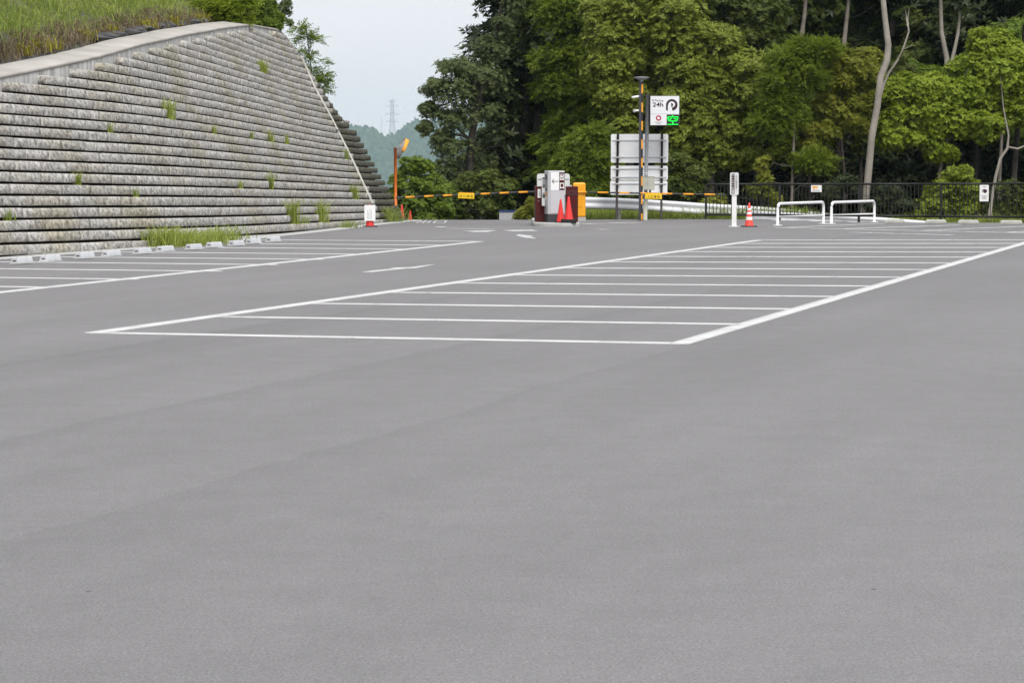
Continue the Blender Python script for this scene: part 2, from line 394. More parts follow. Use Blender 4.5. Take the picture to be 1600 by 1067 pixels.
# ------------------------------------------------------------------ the paved ground
def lot():
    xs = np.unique(np.concatenate([np.linspace(-60, -20, 9), np.arange(-20, 24.1, 1), np.linspace(24, 90, 12)]))
    ys = np.concatenate([np.linspace(-60, 4, 17), np.arange(5, 112, 1.)])
    X, Y = np.meshgrid(xs, ys); Z = G(X, Y)
    V = np.stack([X, Y, Z], -1).reshape(-1, 3); nx = len(xs)
    i, j = np.meshgrid(np.arange(nx - 1), np.arange(len(ys) - 1)); a = (j * nx + i).ravel()
    cx_ = (X[:-1, :-1] + X[1:, 1:]).ravel() / 2; cyy = (Y[:-1, :-1] + Y[1:, 1:]).ravel() / 2
    keep = (cyy < 79) | ((cx_ < 3.) & (cx_ > -5))
    keep &= ~((cx_ < -5.5) & (cyy > 79))
    keep &= cyy < np.interp(cx_, [7.4, 9.2, 11.4, 15, 30], [79.2, 76., 73., 72.2, 72.])      # the paving ends short of the fence on the right
    F_ = np.stack([a, a + 1, a + nx + 1, a + nx], -1)[keep]
    return tag(np_mesh('parking_lot', V, F_, M['asphalt'], smooth=True), kind='structure')
lot()

def strip(P, Q, w, name='parking_line', mt='paint', lift=.004):
    """painted line from P to Q (points on the ground), draped"""
    P = np.array(P[:2]); Q = np.array(Q[:2]); d = Q - P; Ln = np.linalg.norm(d); d /= Ln; n = np.array([-d[1], d[0]])
    k = max(2, int(Ln / .5) + 1); V = []
    for t in np.linspace(0, Ln, k):
        for sgn, up_ in ((-.5, 0), (-.5, 1), (.5, 1), (.5, 0)):
            q = P + d * t + n * sgn * (w - .003 * up_); V.append((q[0], q[1], float(G(q[0], q[1])) + (lift if up_ else -.002)))
    F_ = [(4 * i + r, 4 * i + r + 1, 4 * i + r + 5, 4 * i + r + 4)[::-1] for i in range(k - 1) for r in range(3)]
    F_ += [(0, 1, 2, 3), (4 * k - 1, 4 * k - 2, 4 * k - 3, 4 * k - 4)]
    return tag(np_mesh(name, V, F_, M[mt]), kind='structure')
def poly_px(pts, name, mt='paint', lift=.005):
    V = [ground(*p) for p in pts]; V = [(v[0], v[1], v[2] + lift) for v in V]; m = len(V)
    return tag(MB().add(V + [(a, b, c - lift - .002) for a, b, c in V], [list(range(m))] + [(i, i + m, (i + 1) % m + m, (i + 1) % m) for i in range(m)]).build(name, M[mt]), kind='structure')

A, B = ground(152, 519.8), ground(1064, 536.5)
C_, D_ = ground(1188, 375.3), ground(1618, 375.0)
def lerp(a, b, t): return a + (b - a) * t
e1 = (C_ - A); e1[2] = 0; e1 /= np.linalg.norm(e1)
for P, Q in ((A, C_), (B, D_)): strip(P - e1 * .08, Q, .155, lift=.0065)
for i in range(13):
    strip(lerp(A, C_, i / 12), lerp(B, D_, i / 12), .165)
cross = (B - A); cross[2] = 0; cross /= np.linalg.norm(cross)
L0, L1 = ground(-330, 492), ground(751, 377.6)
strip(L0, L1, .15, lift=.0065)
for q in ((-30, 461), (85, 449), (215, 436.5), (345, 424), (432, 413.8), (505, 405.5), (575, 397.5), (645, 389.6), (700, 383.4), (751, 377.4)):
    p = ground(*q); strip(p, p - cross * 4.6, .155, mt='paint')
# lane arrow
poly_px([(566.5, 425.4), (582, 423.4), (620, 419.8), (609, 418.8), (640, 418.2), (679, 413.4), (650, 419.2), (642, 419.4), (610, 422.2), (583, 425.2)], 'painted_arrow')
# markings by the exit
poly_px([(806, 368), (811, 366.6), (833, 369.3), (829, 370), (838, 373.3), (822, 372), (811, 369.6)], 'painted_arrow', 'paintworn')
poly_px([(721, 360.6), (733, 361.2), (775, 360.4), (762, 362.5), (740, 362.8)], 'painted_arrow', 'paintworn')
poly_px([(784, 360.2), (830, 359.3), (840, 361), (800, 361.6)], 'stop_line', 'paintworn')
strip(ground(697, 357), ground(770, 358.2), .12, 'lane_line', 'paintworn'); strip(ground(684, 354.3), ground(692, 355.2), .2, 'lane_line', 'paintworn')
strip(ground(905, 350), ground(942, 349.6), .3, 'lane_line', 'paintworn'); strip(ground(950, 348.8), ground(998, 348.2), .35, 'lane_line', 'paintworn')
strip(ground(930, 358.3), ground(950, 358.8), .12, 'lane_line', 'paintworn')
gt = ground(675, 347.3); g_txt = text_mesh('painted_lettering', '出口', M['paintworn'], None, (gt[0], gt[1], gt[2] + .012), .85, 4.2, .02, 'flat')
tag(g_txt, kind='structure')
# bay lines of the far right row
for p, q in (((1201, 355.5), (1600, 364.2)), ((1227, 355.7), (1386, 349)), ((1322, 357.6), (1500, 351.8)), ((1437, 360.7), (1620, 352.9)), ((1574, 363.3), (1660, 358.6)), ((1330, 363.3), (1488, 367.4))):
    strip(ground(*p), ground(*q), .13, mt='paintworn', lift=.004 + .0012 * (p[0] % 3))

# ------------------------------------------------------------------ wider terrain: forest floor, valley, far hills
def terrain_z(x, y):
    right = np.clip((x - 1.0) / 4, 0, 1)
    zr = -.45 - np.clip(y - 79, 0, 9) * .07 + np.clip(y - 90, 0, 80) * .10
    zl = -.55 - np.clip(y - 79, 0, 400) * .15
    z = np.where(y < 79, -.45, zl * (1 - right) + zr * right)
    return np.where(y > 180, np.maximum(zl, -62.), z)
def terrain():
    xs = np.concatenate([np.linspace(-1400, -60, 16), np.arange(-50, 61, 2.), np.linspace(70, 1400, 16)])
    ys = np.concatenate([np.linspace(-60, 70, 8), np.arange(76, 180, 2.), np.array([190, 220, 260, 320, 400, 520, 700, 1000, 1400, 2000, 2600, 3700, 5700])])
    X, Y = np.meshgrid(xs, ys); Z = terrain_z(X, Y) + RNG.normal(0, .06, X.shape) * (Y > 80)
    nx = len(xs); V = np.stack([X, Y, Z], -1).reshape(-1, 3)
    i, j = np.meshgrid(np.arange(nx - 1), np.arange(len(ys) - 1)); a = (j * nx + i).ravel()
    return tag(np_mesh('ground', V, np.stack([a, a + 1, a + nx + 1, a + nx], -1), M['soil_gapshade'], smooth=True), kind='structure')
terrain()

# ------------------------------------------------------------------ retaining wall on the left
HC, BC = .19, .105                               # course height, setback per course
bp = [ground(*q) for q in ((0, 403), (130, 393.5), (240, 385.5), (330, 378.5), (430, 367.5), (510, 359), (560, 353), (584, 350.2))]
bp = [p[:2] for p in bp]
d0 = bp[0] - bp[1]; bp = [bp[0] + d0 * 4.2, bp[0] + d0 * 2] + bp
cor = bp[-1]; S_CORNER = None
fend = np.array([-152 / F_PX * (cor[1] + 8.0), cor[1] + 8.0])
bp += [lerp(cor, fend, .5) , fend, fend + np.array([-1.2, 1.4]), fend + np.array([-4.5, 3.2]), fend + np.array([-10, 4.5])]
BP = np.array(bp)
def resample(P, step):
    for _ in range(2):                            # two rounds of corner cutting
        Q = [P[0]]
        for a, b in zip(P[:-1], P[1:]): Q += [a * .75 + b * .25, a * .25 + b * .75]
        Q.append(P[-1]); P = np.array(Q)
    s = np.concatenate([[0], np.cumsum(np.linalg.norm(np.diff(P, axis=0), axis=1))])
    t = np.arange(0, s[-1], step)
    return np.stack([np.interp(t, s, P[:, 0]), np.interp(t, s, P[:, 1])], -1), t
WB, WS = resample(BP, .12)
tg = np.gradient(WB, axis=0); tg /= np.linalg.norm(tg, axis=1)[:, None]
WN = np.stack([tg[:, 1], -tg[:, 0]], -1)          # outward
TILT = -.0135 * (WB[:, 1] - 38.4)
TILT = np.where(WB[:, 1] > 76, TILT[np.argmax(WB[:, 1] > 76)], TILT)
IC = int(np.argmin(np.abs(WB[:, 1] - cor[1]) + (np.abs(WB[:, 0] - cor[0]))))
IE = int(np.argmax(WB[:, 1] > fend[1] - .3))
def FP(i, k, off=0.):
    """point on the wall face at sample i, course height k, pushed out by off"""
    xy = WB[i] + WN[i] * (off - BC * k)
    return np.array([xy[0], xy[1], k * HC + TILT[i]])
cop_px = [(-300, 186), (0, 122.5), (6, 122), (117, 100), (162, 89), (220, 72.5), (291, 56.5), (330, 49.5), (362, 44), (393, 41), (428, 47), (444, 51), (458, 72), (472, 90), (505, 150), (535, 192)]
cpx, cpy = zip(*cop_px)
KC = np.zeros(len(WB)); kk = np.arange(2, 40, .05)
for i in range(len(WB)):
    if i > IE: KC[i] = KC[IE]; continue
    P = np.stack([WB[i][0] - WN[i][0] * BC * kk, WB[i][1] - WN[i][1] * BC * kk, kk * HC + TILT[i]], -1)
    px, py = proj(P); ok = py <= np.interp(px, cpx, cpy)
    KC[i] = kk[np.argmax(ok)] if ok.any() else kk[-1]
ker = np.ones(15) / 15; KC = np.convolve(np.pad(KC, 7, mode='edge'), ker, 'valid')
wall = empty('retaining_wall', (*WB[IC], 0.)); wall_inv = np.array([*WB[IC], 0.])
tag(wall, 'tall curved retaining wall of stepped rough grey stone courses with sloping concrete coping', 'wall')
def course(k):
    GAP, DEP = .038, .42
    z0, z1 = k * HC + GAP, (k + 1) * HC
    V, F_, MI = [], [], []
    i = 0; n = len(WB); run = []
    ok = (KC > k + 1.35)
    gz = np.array([float(G(*WB[j])) for j in range(0, n)])
    ok &= (z1 + TILT > gz - .12)
    offs = RNG.normal(0, .002, n)
    j = 0
    rows = ((.0, -DEP, 0), (.0, -.008, 0), (.06, .0, 1), (.5, .006, 1), (.90, .0, 1), (1., -.018, 0), (1., -.085, 0), (1., -DEP, 0))
    while j < n - 1:
        if not ok[j]: j += 1; continue
        lnb = int(RNG.uniform(7, 10)); e_ = min(j + lnb, n - 1)
        while e_ > j and not ok[e_]: e_ -= 1
        if e_ - j < 2: j = max(e_, j + 1); continue
        mx_, my_ = proj(FP((j + e_) // 2, k + .5)); moss_shade = mx_ > np.interp(my_, (88, 133, 192, 250, 323, 360), (470, 492, 520, 548, 584, 602)) + 1 or j > IE
        bo = RNG.normal(0, .004); bz = RNG.normal(0, .002); base = len(V); cnt = 0
        ids = list(range(j, e_ + 1))
        for q, a in enumerate(ids):
            sh = .006 if q == 0 else (-.006 if q == len(ids) - 1 else 0)
            for (t, o, jt) in rows:
                zz = z0 + (z1 - z0) * t + bz + (RNG.normal(0, .0015) if jt else 0)
                oo = o + bo + (offs[a] + RNG.normal(0, .004) if jt else 0)
                p = WB[a] + WN[a] * (oo - BC * k) + tg[a] * sh
                V.append((p[0], p[1], zz + TILT[a]))
        m = len(rows)
        for q in range(len(ids) - 1):
            for r_ in range(m - 1):
                a0 = base + q * m + r_; F_.append((a0, a0 + m, a0 + m + 1, a0 + 1)); MI.append(2 if r_ in (0, m - 2) else (1 if moss_shade else 0))  # undersides and inner treads coloured dark, painting the shade of the gaps
        for c0, rev in ((base, False), (base + (len(ids) - 1) * m, True)):
            for r_ in range(3):
                f = (c0 + r_, c0 + r_ + 1, c0 + m - 2 - r_, c0 + m - 1 - r_)
                F_.append(f[::-1] if rev else f); MI.append(1 if moss_shade else 0)
        j = e_
    if V:
        np_mesh('stone_course', np.array(V) - wall_inv, F_, [M['stone'], M['mossshadestone'], M['soil_gapshade']], wall, mi=MI)
for k in range(-1, int(KC.max()) + 1): course(k)
# core behind the courses, up to the coping, coloured dark as gap shade
def ribbon(name, lo, hi, mt, sub=1, rng_=None, parent=wall):
    """surface between two curves of points over samples"""
    idx = rng_ if rng_ is not None else range(0, len(WB), 2)
    V = [];
    for i in idx:
        a, b = lo(i), hi(i)
        for t in np.linspace(0, 1, sub + 1): V.append(lerp(a, b, t) - (wall_inv if parent else 0))
    m = sub + 1; n = len(list(idx))
    F_ = [(i * m + r, (i + 1) * m + r, (i + 1) * m + r + 1, i * m + r + 1) for i in range(n - 1) for r in range(sub)]
    return np_mesh(name, V, F_, M[mt], parent, smooth=False)
ribbon('darkened_core', lambda i: FP(i, -2, -.17), lambda i: FP(i, KC[i] - .3, -.17), 'soil_gapshade', 12)
ribbon('concrete_face', lambda i: FP(i, KC[i], -.01) - np.array([0, 0, .42]), lambda i: FP(i, KC[i], -.01), 'streaked', 2)
CW, CR = .62, .09
def cp(i, o, dz): 
    p = FP(i, KC[i]); q = WB[i] + WN[i] * (o - BC * KC[i]); return np.array([q[0], q[1], p[2] + dz])
cps = [(-.05, -.012), (.004, -.012), (.004, .035), (-.01, .045), (-CW, .04 + CR), (-CW - .04, .0)]
V = []; idx = list(range(0, len(WB), 2))
for i in idx:
    for o, dz in cps: V.append(cp(i, o, dz + .004 * math.sin(i * .13)) - wall_inv)
m = len(cps); F_ = [(a * m + r, (a + 1) * m + r, (a + 1) * m + r + 1, a * m + r + 1) for a in range(len(idx) - 1) for r in range(m - 1)]
np_mesh('coping', V, F_, mat('coping_concrete', (.36, .34, .31), .85, .16, 1.4, bump=.25), wall)
# gutter along the foot
def gut(i, o, z): q = WB[i] + WN[i] * o; return np.array([q[0], q[1], float(G(*q)) + z])
gr = [i for i in range(0, IE, 3)]
g = ribbon('gutter', lambda i: gut(i, .42, .006), lambda i: gut(i, -.05, .012), 'kerb', 1, gr, None); tag(g, kind='structure')

# hillside above the coping
def hill_pt(i, u):
    o = -CW - .04 - u
    q = WB[i] + WN[i] * (o - BC * KC[i])
    z = FP(i, KC[i])[2] + .02
    prof = np.interp(u, [0, .18, .32, .6, 3, 8, 14, 22], [0, -.10, .05, .22, 1.75, 5.2, 8.2, 9.0])
    return np.array([q[0], q[1], z + prof])
us = np.array([0, .18, .32, .6, 1, 1.6, 2.4, 3.4, 4.6, 6, 8, 11, 14, 18, 22])
hi_idx = list(range(0, IE + 30, 4)); V = []
for i in hi_idx:
    for u in us: V.append(hill_pt(i, u) + (RNG.normal(0, .05, 3) if u > .5 else RNG.normal(0, .02, 3)))
m = len(us); F_ = []; MI = []
for a in range(len(hi_idx) - 1):
    for r in range(m - 1):
        F_.append((a * m + r, (a + 1) * m + r, (a + 1) * m + r + 1, a * m + r + 1)); MI.append(1 if r < 2 else (2 if r < 4 else 0))
tag(np_mesh('hillside', V, F_, [M['bank'], M['mosschannel'], M['rock']], mi=MI), kind='structure')

def blades(base, length, width, lean, rng):
    """grass blades: each three sections bending over; returns vertices, quads"""
    n = len(base); az = rng.uniform(0, 2 * np.pi, n); d = np.stack([np.cos(az), np.sin(az), np.zeros(n)], -1)
    sd = np.stack([-np.sin(az + rng.normal(0, .6, n)), np.cos(az), np.zeros(n)], -1) * (width / 2)[:, None]
    L_ = length[:, None]; ln = lean[:, None]; up = np.array([0, 0, 1.])
    p0 = base; p1 = base + (up * .55 + d * ln * .25) * L_; p2 = base + (up * (.55 + .38 * (1 - ln * .6)) + d * ln * .75) * L_
    p3 = base + (up * (.93 - .55 * ln) + d * ln * 1.15) * L_
    V = np.stack([p0 - sd, p0 + sd, p1 - sd * .8, p1 + sd * .8, p2 - sd * .5, p2 + sd * .5, p3, p3 + 1e-4], 1).reshape(-1, 3)
    o = (np.arange(n) * 8)[:, None]
    F_ = np.concatenate([o + np.array([0, 1, 3, 2]), o + np.array([2, 3, 5, 4]), o + np.array([4, 5, 7, 6])])
    return V, F_
def hill_grass(name, n, u0, u1, mt, l0, l1, wd, seed, clump=.5, ymin=30, ymax=200):
    r = np.random.default_rng(seed)
    ia = r.integers(0, IE + 20, n); uu = u0 + (u1 - u0) * r.random(n) ** .8
    P = np.array([hill_pt(i, u) for i, u in zip(ia, uu)])
    P[:, :2] += r.normal(0, .08, (n, 2))
    px, py = proj(P); k = (px > -60) & (py > -60); P = P[k]
    n = len(P); cl_ = np.sin(P[:, 0] * 2.1 + 1.3 * np.sin(P[:, 1] * 1.7)) * np.sin(P[:, 1] * 1.3 + np.sin(P[:, 0] * 3))
    ln = r.uniform(l0, l1, n) * (1 + clump * cl_)
    V, F_ = blades(P, ln, r.uniform(.7, 1.4, n) * wd, r.uniform(.2, 1., n), r)
    o = np_mesh(name, V, F_, LM[mt]); tag(o, kind='stuff'); return o
g1 = hill_grass('slope_grass', 200000, .55, 9.5, 'grass', .10, .27, .017, 11)
g2 = hill_grass('dry_grass', 17000, .3, .85, 'tan', .08, .22, .018, 12)
g3 = hill_grass('dry_grass', 3500, 1.6, 8, 'tan', .2, .5, .016, 13)

# ------------------------------------------------------------------ foliage
def unit(v): return v / np.maximum(np.linalg.norm(v, axis=-1, keepdims=True), 1e-9)
def leaf_quads(Bp, D, S):
    nrm = np.cross(D, S); nrm = unit(nrm) * np.linalg.norm(S, axis=-1, keepdims=True) * .5
    V = np.stack([Bp, Bp + D * .45 + S + nrm, Bp + D, Bp + D * .45 - S + nrm], 1).reshape(-1, 3)
    return V, (np.arange(len(Bp)) * 4)[:, None] + np.arange(4)
def rosettes(c, outd, rng, n=6, Ln=.15, Wd=.05, droop=.35):
    """shoot tips: n leaves radiating about an axis that points out and up, the leaves drooping"""
    N = len(c); ax = unit(outd * .7 + np.array([0, 0, .55]) + rng.normal(0, .3, (N, 3)))
    a = unit(np.cross(ax, rng.normal(0, 1, (N, 3)))); b = np.cross(ax, a)
    ph = (np.arange(n) / n * 2 * np.pi)[None] + rng.uniform(0, 6.28, (N, 1)) + rng.normal(0, .25, (N, n))
    rad = a[:, None] * np.cos(ph)[..., None] + b[:, None] * np.sin(ph)[..., None]
    sp = rng.uniform(.75, 1.25, (N, n))[..., None]
    D = unit(rad * sp + ax[:, None] * .45 - np.array([0, 0, droop])) * (Ln * rng.uniform(.7, 1.25, (N, n)))[..., None]
    S = unit(np.cross(D, ax[:, None] + rng.normal(0, .25, (N, n, 3)))) * (Wd / 2 * rng.uniform(.8, 1.2, (N, n)))[..., None]
    return leaf_quads(np.repeat(c[:, None], n, 1).reshape(-1, 3), D.reshape(-1, 3), S.reshape(-1, 3))
def fronds(c, outd, rng, n=9, Ln=.34, Wd=.035, droop=.45):
    """flat conifer sprays: leaflets left and right of a drooping axis"""
    N = len(c); ax = unit(outd * np.array([1, 1, .4]) + rng.normal(0, .35, (N, 3)) - np.array([0, 0, droop]))
    side = unit(np.cross(ax, np.array([0, 0, 1.]) + rng.normal(0, .35, (N, 3))))
    t = np.linspace(0, .95, n); sg = np.where(np.arange(n) % 2, 1., -1.)
    LL = (Ln * rng.uniform(.7, 1.3, N))[:, None]
    Bp = c[:, None] + ax[:, None] * (LL * t[None])[..., None]
    D = unit(ax[:, None] * .75 + side[:, None] * sg[None, :, None] * .75 + rng.normal(0, .12, (N, n, 3))) * (LL * .42 * (1.05 - .6 * t[None]))[..., None]
    S = unit(np.cross(D, np.cross(ax, side)[:, None] + rng.normal(0, .3, (N, n, 3)))) * Wd / 2 * 1.2
    return leaf_quads(Bp.reshape(-1, 3), D.reshape(-1, 3), S.reshape(-1, 3))
STYLE = {
 'broad': dict(f=rosettes, n=6, Ln=.14, Wd=.052, droop=.4),
 'broadfine': dict(f=rosettes, n=5, Ln=.10, Wd=.045, droop=.2),
 'maple': dict(f=rosettes, n=5, Ln=.13, Wd=.075, droop=.15),
 'frond': dict(f=fronds, n=9, Ln=.36, Wd=.04, droop=.45),
 'frondlight': dict(f=fronds, n=9, Ln=.30, Wd=.035, droop=.2),
 'coarse': dict(f=rosettes, n=5, Ln=.26, Wd=.11, droop=.35),
}
def clump_pts(c, r, nsub, nper, rng, flat=.7):
    """shoot positions on lumps that sit on the shell of an ellipsoid"""
    d = unit(rng.normal(0, 1, (nsub, 3))); d[:, 2] = np.where(d[:, 2] < -.35, -d[:, 2] * .7, d[:, 2]); d = unit(d)
    sub = c + d * r * rng.uniform(.45, 1.0, (nsub, 1))
    sr = np.mean(r) * rng.uniform(.22, .62, nsub)
    P, O = [], []
    for s_, q, dd in zip(sub, sr, d):
        k = int(nper * (q / np.mean(r) / .37) ** 2)
        dv = unit(rng.normal(0, 1, (k, 3)) + dd * .5 + np.array([0, 0, .35]))
        P.append(s_ + dv * np.array([1.15, 1.15, flat]) * q * rng.uniform(.35, 1.05, (k, 1)) ** .7); O.append(unit(dv + dd * .6))
    nf = int(sum(len(p) for p in P) * .3)           # loose shoots between the lumps
    dv = unit(rng.normal(0, 1, (nf, 3))); P.append(c + dv * r * rng.uniform(.3, 1.28, (nf, 1)) ** .7); O.append(dv)
    return np.concatenate(P), np.concatenate(O), sub, sr
def tube_np(pts, rs, n=7):
    b = MB(); b.tube(pts, list(rs), n, cap=False); return b
def wobble(p0, p1, rng, k=5, amp=.06):
    p0 = np.array(p0, float); p1 = np.array(p1, float); ln = np.linalg.norm(p1 - p0); out_ = []
    for t in np.linspace(0, 1, k):
        q = lerp(p0, p1, t) + (rng.normal(0, amp * ln * .5, 3) if 0 < t < 1 else 0); q[2] += math.sin(t * math.pi) * amp * ln * .5; out_.append(q)
    return out_
def make_tree(name, base, blobs, trunk, r0, style, leaf, bark, seed, dens=1., trunk_to=None, bare=0, nsub=9, nper=46, flat=.85, limbs=True, low=0, extra=()):
    """a tree as an Empty with trunk (limbs and twigs in it) and crown. blobs: (centre, radii); trunk: points from the foot"""
    rng = np.random.default_rng(seed); root = empty(name, base); b3 = np.array(base, float)
    tb = MB(); T = [np.array(p, float) - b3 for p in trunk]; n = len(T)
    rad = [r0 * (1 - .55 * i / max(1, n - 1)) for i in range(n)]; rad[0] *= 1.25
    if r0 > 0:
        if low: tb.tube(T[:low + 1], rad[:low + 1], 9, cap=False, mi=1); tb.tube(T[low:], rad[low:], 9, cap=True)
        else: tb.tube(T, rad, 9, cap=True)
    for pts_, ra, rb_ in extra: tb.tube([np.array(p, float) - b3 for p in pts_], list(np.linspace(ra, rb_, len(pts_))), 8)
    V, F_ = [], []; off = 0; st = dict(STYLE[style]); fn = st.pop('f')
    for c, r in blobs:
        c = np.array(c, float) - b3; r = np.array(r, float) * np.ones(3)
        P, O, sub, sr = clump_pts(c, r, max(3, int(nsub * dens)), nper, rng, flat)
        v, f = fn(P, O, rng, **st); V.append(v); F_.append(f + off); off += len(v)
        if limbs and r0 > 0:
            tp = np.array(T); dz = np.abs(tp[:, 2] - (c[2] - r[2] * .5)) + .3 * np.linalg.norm(tp[:, :2] - c[:2], axis=1); a = T[int(np.argmin(dz))]
            lr = max(.012, r0 * .32); tb.tube(wobble(a, c, rng), [lr, lr * .85, lr * .7, lr * .55, lr * .4], 6, cap=False)
            for s_ in sub[:: 2]:
                tb.tube(wobble(c, s_, rng, 4), [lr * .4, lr * .33, lr * .25, .006], 5, cap=False)
    for _ in range(bare):                         # bare dead twigs on the lower trunk
        a = lerp(T[0], T[-1], rng.uniform(.1, .7)); az = rng.uniform(0, 6.28); q = a + np.array([math.cos(az), math.sin(az) * .6, rng.uniform(-.1, .5)]) * rng.uniform(.5, 1.6)
        tb.tube(wobble(a, q, rng, 5, .1), [.018, .015, .012, .009, .005], 5, cap=False)
        tb.tube(wobble(lerp(a, q, .5), q + rng.normal(0, .3, 3), rng, 4, .1), [.011, .009, .007, .004], 4, cap=False)
    if tb.v: tb.build('trunk', [M[bark], M['bark_dark']], root)
    if V: np_mesh('crown', np.concatenate(V), np.concatenate(F_), LM[leaf], root)
    return root
def pb(Y, *ells):
    """crown lumps given as picture ellipses (px, py, rx, ry[, dY]) at distance Y -> centres and radii in metres"""
    o = []
    for e_ in ells:
        px, py, rx, ry = e_[:4]; y = Y + (e_[4] if len(e_) > 4 else 0); s = y / F_PX
        o.append((at(px, py, y), (rx * s, (rx + ry) * .5 * s, ry * s)))
    return o
def foot(px, Y, dz=0.):
    p = at(px, 343, Y); z = float(terrain_z(np.array([p[0]]), np.array([Y]))[0]); return (p[0], Y, z - .1 + dz)

# ---- front trees, from the left edge of the wood to the right
def trk(base, *pp): return [base] + [at(*q) for q in pp]
TREES = []
def T(name, label, cat, px, Y, tpts, r0, ells, style, leaf, bark, seed, group=None, **kw):
    kw.setdefault('dens', 2.3); ells = [(e[0], e[1], e[2] * 1.06, e[3] * 1.08, *e[4:]) for e in ells]
    b = foot(px, Y); o = make_tree(name, b, pb(Y, *ells), trk(b, *[(x, y, Y) for x, y in tpts]), r0, style, leaf, bark, seed, **kw)
    tag(o, label, cat, group); TREES.append(o); return o
T('broadleaf_tree', 'grey-green tree whose leafy crown reaches out over the exit, at the edge of the sky', 'tree', 732, 88,
  [(733, 300), (736, 220), (752, 140), (775, 60), (790, -20)], .16,
  [(706, 108, 24, 18), (684, 140, 20, 17), (738, 112, 32, 24), (768, 78, 20, 18), (787, 42, 14, 18), (803, 5, 16, 18), (715, 150, 36, 26), (760, 130, 40, 34), (670, 172, 14, 10), (663, 200, 9, 11), (700, 190, 30, 20), (690, 225, 17, 18), (712, 240, 30, 26), (700, 275, 20, 22), (740, 190, 40, 26), (735, 265, 34, 26, 1), (750, 310, 34, 22, 1)],
  'broadfine', 'edge', 'bark_dark', 21, nsub=8, nper=26, bare=10, dens=1.5)
T('dark_evergreen_tree', 'tall dark evergreen with a thick bare-twigged trunk standing left of the pay machines', 'tree', 818, 92,
  [(818, 280), (820, 180), (826, 80), (830, -30)], .24,
  [(816, 42, 24, 28), (848, 20, 34, 30), (800, 98, 26, 20), (850, 95, 36, 28), (810, 130, 40, 22, 1), (812, 70, 30, 30, .5), (828, 160, 34, 28, .6), (806, 185, 34, 24, .8), (825, 230, 30, 24, 1), (800, 290, 34, 22, 1), (770, 170, 36, 22, 1), (790, 215, 40, 26, 2), (850, 200, 36, 30, 2), (770, 260, 34, 26, 2), (840, 265, 34, 26, 2)],
  'broadfine', 'oakdark', 'bark_dark', 22, nsub=8, nper=36, bare=26)
T('dark_evergreen_tree', 'slim grey trunk under dark fronds directly behind the pay machines', 'tree', 853, 95,
  [(853, 260), (853, 160), (850, 60), (850, -40)], .13, [(850, 10, 40, 34), (880, 60, 34, 30), (835, 120, 28, 26), (872, 170, 26, 26, 2), (862, 235, 30, 26, 2)], 'frond', 'cypress', 'bark_grey', 23, nsub=8, nper=22, bare=18)
T('cypress_tree', 'green cypress with drooping fronds, its crown above the yellow barrier cabinet', 'tree', 905, 90,
  [(905, 260), (906, 150), (908, 40), (908, -40)], .15,
  [(880, 95, 36, 24), (900, 40, 40, 30), (925, 90, 34, 26), (870, 135, 30, 18), (915, 140, 34, 22), (895, 180, 30, 20), (930, 190, 30, 24), (885, 15, 40, 26), (915, 5, 36, 26)],
  'frond', 'cypress', 'bark_grey', 24, nsub=9, nper=30)
T('young_cypress_tree', 'low dark green conifer between the yellow cabinet and the blank signboards', 'tree', 918, 84,
  [(918, 290), (920, 240), (922, 205)], .08,
  [(920, 225, 26, 22), (905, 255, 28, 22), (935, 260, 28, 24), (915, 290, 34, 22), (890, 285, 22, 20), (950, 295, 24, 20), (925, 315, 40, 14)],
  'frond', 'cypress', 'bark_grey', 25, nsub=9, nper=30)
T('oak_tree', 'large yellow-green oak filling the wood above and left of the parking sign', 'tree', 985, 86,
  [(985, 250), (990, 150), (1000, 50), (1010, -40)], .13,
  [(960, 60, 42, 34), (1005, 35, 44, 34), (950, 110, 34, 26), (985, 100, 36, 28), (965, 155, 32, 26), (1000, 160, 34, 26), (985, 205, 30, 24), (945, 20, 34, 28), (985, -5, 40, 28), (1040, 5, 40, 28)],
  'broad', 'oak', 'bark_dark', 26, nsub=10, nper=34)
T('oak_tree', 'broad yellow-green oak whose layered boughs hang right of the parking sign', 'tree', 1110, 85,
  [(1112, 260), (1105, 170), (1100, 80), (1095, -20)], .13,
  [(1070, 60, 44, 30), (1110, 75, 44, 30), (1150, 105, 38, 28), (1075, 115, 40, 30), (1120, 130, 42, 30), (1165, 150, 36, 28), (1070, 165, 36, 28), (1110, 185, 40, 28), (1155, 200, 36, 26), (1185, 185, 24, 24), (1075, 215, 34, 24), (1115, 240, 38, 22), (1160, 245, 32, 18), (1060, 25, 40, 28), (1180, 130, 24, 22)],
  'broad', 'oak', 'bark_dark', 27, nsub=10, nper=34)
T('oak_tree', 'olive-leaved young oak between the signboards and the gate notice post', 'tree', 1065, 84,
  [(1066, 300), (1064, 270), (1062, 240)], .06, [(1060, 255, 22, 16), (1082, 272, 24, 16), (1055, 285, 24, 16), (1075, 300, 28, 12)], 'broad', 'oakdark', 'bark_dark', 28, nsub=8, nper=26)
T('conifer_sapling', 'thin straight conifer with sparse green sprays left of the pale leaning trunk', 'tree', 1235, 83,
  [(1238, 280), (1241, 200), (1244, 120), (1246, 80)], .055,
  [(1240, 100, 30, 20), (1225, 130, 28, 18), (1260, 120, 26, 18), (1215, 165, 26, 18), (1262, 85, 24, 16), (1225, 185, 26, 16), (1200, 195, 20, 14), (1275, 255, 26, 12), (1285, 78, 20, 12)],
  'frondlight', 'cypress', 'bark_grey', 29, nsub=8, nper=22, bare=12)
